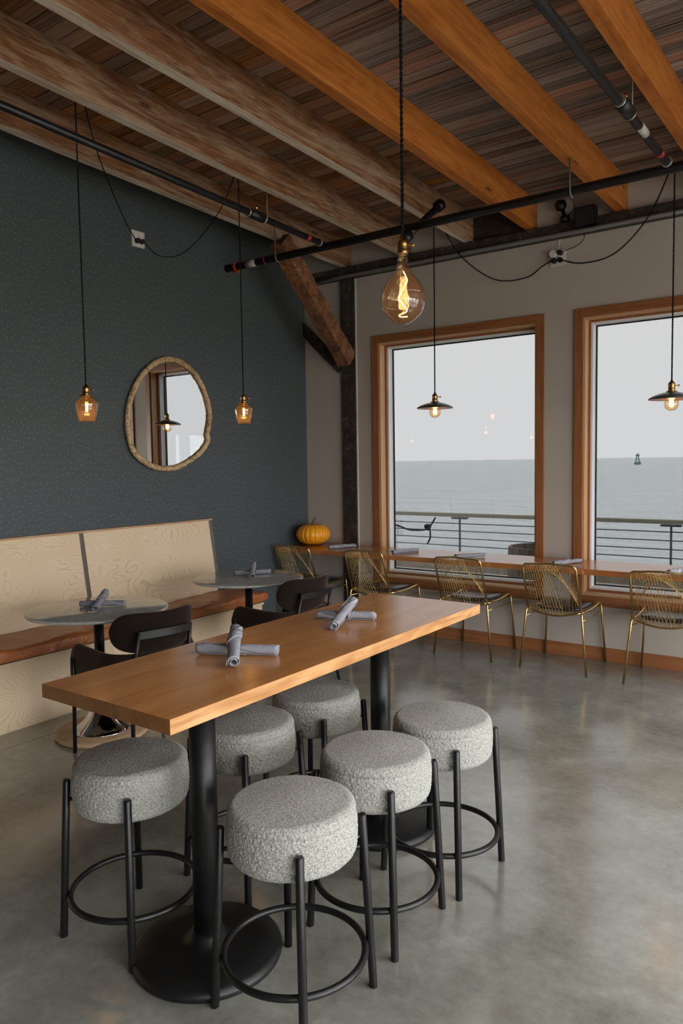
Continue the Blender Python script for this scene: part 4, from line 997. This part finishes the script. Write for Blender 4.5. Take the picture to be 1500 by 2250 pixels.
# the big bulb
bb = empty('pendant_bulb', (-1.567, 2.598, 2.142), label='huge teardrop glass filament bulb hanging on a twisted black cord', cat='lamp')
sc_ = 2.973 / 1641.72
twisted([(0, 0, .352), (0, 0, zc(2.598) - 2.142 - .005)], .0036, .042, n=6).build('cord', M['cord'], bb)
socket(bb, .282, 1.02, True, 'brass', .45)
bp = [(0.2, 0), (13, 3.2), (25, 11), (40, 25), (47, 39), (48.7, 53), (47.8, 67), (42, 81), (32.7, 95), (21, 109), (14.2, 123), (12, 133.5), (11.5, 141), (9, 149), (7.5, 151)]
bpp = []
bc = bez([(r * sc_, 0, z * sc_) for r, z in bp], 5); bpp = [(max(p.x, .0006), p.z) for p in bc]
def dent(p, a, i):
    t = min(1, p.z / .2); k = 1 + .045 * noise.noise(Vector((math.cos(a) * 1.3, math.sin(a) * 1.3, p.z * 9))) * (1 - t)
    return Vector((p.x * k, p.y * k, p.z))
MB().lathe(bpp, 64, fn=dent).build('glass', M['bulb'], bb)
MB().tube([(0, 0, .262), (0, 0, .225), (0, 0, .218), (0, 0, .016)], [.009, .006, .0016, .0016], 8).build('glass_stem', M['clearbulb'], bb)
fp = []
cr_, cf = Vector((.81, .587, 0)), Vector((.587, -.81, 0))
pz = [(.205, .0), (.185, 60), (.170, 95), (.150, 30), (.125, -65), (.102, -85), (.085, -50), (.070, 20), (.056, 80), (.050, 50), (.040, -85), (.033, -60), (.031, 95)]
for i, (z, dx) in enumerate(pz):
    x = dx * .0933 * sc_; dep = math.sqrt(max(0, .016 ** 2 - x * x)) * (1 if (i // 3) % 2 == 0 else -1)
    fp.append(cr_ * x + cf * dep + Vector((0, 0, z)))
MB().tube(bez(fp, 7), .0023, 8).build('filament', M['filament_big'], bb)
MB().tube(bez([cr_ * (math.sin(t * 2.6 + 2.5) * .011) + cf * (-math.cos(t * 2.6) * .011) + Vector((0, 0, .195 - .028 * t)) for t in [i * .5 for i in range(12)]], 5), .0009, 5).build('filament_wire', M['brass'], bb)
point(bb, (0, 0, .10), WARM, 0.8, .03)

# ------------------------------------------------------------------ outside: deck, railing, sea
DZ = -.15; RY = 9.0
dk = empty('deck', (0, 6.2, DZ), kind='structure')
for j in range(20):
    y0 = 6.13 + j * .145
    MB().box(-14, 8, y0 - 6.2, y0 + .135 - 6.2, -.05, random.uniform(-.004, .004)).build('board', M['deck'], dk)
cbp = empty('timber_curb', (-3, RY - .28, DZ), label='weathered timber curb along the outer edge of the deck', cat='curb')
MB().box(-11, 11, -.12, .12, .0, .24, .012).build('timber', M['deck'], cbp)
MB().box(-11, 11, -.06, .18, .241, .44, .012).build('timber', M['deck'], cbp)
MB().tube([(-11, -.16, .31), (11, -.16, .31)], .022, 8).build('pipe', M['zinc'], cbp)
rl = empty('deck_railing', (-1.93, RY, DZ), label='cable railing with a flat wooden handrail beyond the windows', cat='railing')
MB().box(-12, 10, -.045, .045, .992, 1.040, .008).build('handrail', M['rail'], rl)
for i in range(-4, 4):
    x = i * 2.65
    MB().box(x - .011, x + .011, -.011, .011, .0, .985, .003).build('post', M['steel'], rl)
    MB().box(x - .11, x + .11, -.035, .035, .962, .984, .002).build('post_cap_plate', M['steel'], rl)
for i in range(8):
    z = .90 - i * .100
    MB().tube([(-12, 0, z), (10, 0, z)], .007, 6).build('cable', M['steel'], rl)
rp = empty('mooring_rope', (-5.02, RY - .05, .69), label='dark rope knotted on the deck railing outside the first window', cat='rope')
def rq(p): return Vector(p) - Vector((-5.02, RY - .05, .69))
MB().tube(bez([rq(p) for p in [(-5.95, 8.97, .80), (-5.53, 8.95, .695), (-5.33, 8.95, .642), (-5.11, 8.95, .648), (-5.02, 8.94, .69), (-4.97, 8.94, .74), (-4.912, 8.93, .825)]], 8), .012, 8).build('strand', M['rope'], rp)
MB().tube(bez([rq(p) for p in [(-5.05, 8.90, .72), (-5.0, 8.92, .68), (-4.985, 8.92, .60), (-5.00, 8.93, .53), (-5.04, 8.93, .46)]], 8), .011, 8).build('strand', M['rope'], rp)
MB().tube([(.032 * math.cos(a), -.04 + .02 * math.sin(2 * a), .030 * math.sin(a)) for a in [2 * PI * i / 24 for i in range(24)]], .018, 8, closed=True).build('knot', M['rope'], rp)
br = empty('barrel_planter', (-2.92, 7.60, DZ + .006), label='old half barrel standing on the deck outside the first window', cat='barrel')
for i in range(20):
    a0, a1 = 2 * PI * (i + .03) / 20, 2 * PI * (i + .97) / 20; vs = []; zs = [0, .2, .4, .6, .82]; rs = [.27, .315, .34, .345, .335]
    for (r_, z_) in zip(rs, zs):
        for (aa, dr) in ((a0, 0), (a1, 0), (a1, -.025), (a0, -.025)): vs.append(((r_ + dr) * math.cos(aa), (r_ + dr) * math.sin(aa), z_))
    MB().add(vs, [(j * 4 + k, j * 4 + (k + 1) % 4, j * 4 + 4 + (k + 1) % 4, j * 4 + 4 + k) for j in range(4) for k in range(4)] + [(3, 2, 1, 0), (16, 17, 18, 19)]).build('stave', M['barrel'], br)
for z_, r_ in ((.10, .296), (.36, .340), (.70, .346)):
    MB().lathe([(r_, z_ - .025), (r_ + .005, z_ - .025), (r_ + .005, z_ + .025), (r_, z_ + .025)], 40).build('hoop', M['galv'], br)
MB().lathe([(.001, .66), (.318, .66)], 32).build('soil', M['oldtimber'], br)
tw = empty('dry_plant', (-4.36, 6.95, DZ + .006), label='thin dry seed stalks at the lower left of the first window', cat='plant')
rr_ = random.Random(4)
for i in range(5):
    a = rr_.uniform(-.5, .5); h_ = rr_.uniform(.75, 1.22); b_ = rr_.uniform(-.05, .06)
    P = bez([(a * .1, 0, 0), (a * .12 + b_ * .3, .02, h_ * .5), (a * .16 + b_, .03, h_)], 6)
    sm = MB(); sm.tube(P, .0018, 5); tip = P[-1]
    for k in range(6):
        q = tip + Vector((rr_.uniform(-.05, .05), rr_.uniform(-.04, .04), rr_.uniform(-.22, .03)))
        sm.tube([P[-3], (P[-3] + q) / 2 + Vector((0, 0, .01)), q], .0010, 4); sm.lathe([(.001, -.006), (.005, 0), (.001, .007)], 6, tuple(q))
    sm.build('stalk', M['twig'], tw)
sea = MB(); sea.add([(-9000, 9.4, -3.0), (9000, 9.4, -3.0), (9000, 12000, -3.0), (-9000, 12000, -3.0)], [(0, 1, 2, 3)])
sea.build('sea', M['water'], kind='stuff', label='calm grey sea reaching to a hazy horizon', cat='water')
ground = MB(); ground.box(-15, 40, -40, 9.3, -3.2, DZ - .06); ground.build('pier', M['pavement'], kind='structure')
by = empty('channel_buoy', (-84.5, 330.0, -1.2), label='small dark channel marker far out on the sea', cat='buoy')
MB().lathe([(.001, -.3), (1.3, -.3), (1.4, .5), (1.2, .9), (.001, .9)], 20).build('float', M['buoy'], by)
t_ = MB()
for k in range(4):
    a = PI / 4 + k * PI / 2; t_.tube([(1.0 * math.cos(a), 1.0 * math.sin(a), .8), (.45 * math.cos(a), .45 * math.sin(a), 3.4)], .12, 6)
t_.tube([(.75 * math.cos(2 * PI * i / 12), .75 * math.sin(2 * PI * i / 12), 2.0) for i in range(12)], .1, 6, closed=True)
t_.build('tower', M['buoy'], by)
MB().lathe([(.001, 3.3), (.75, 3.3), (.75, 3.9), (.3, 4.2), (.001, 4.6)], 16).build('lantern', M['buoy'], by)
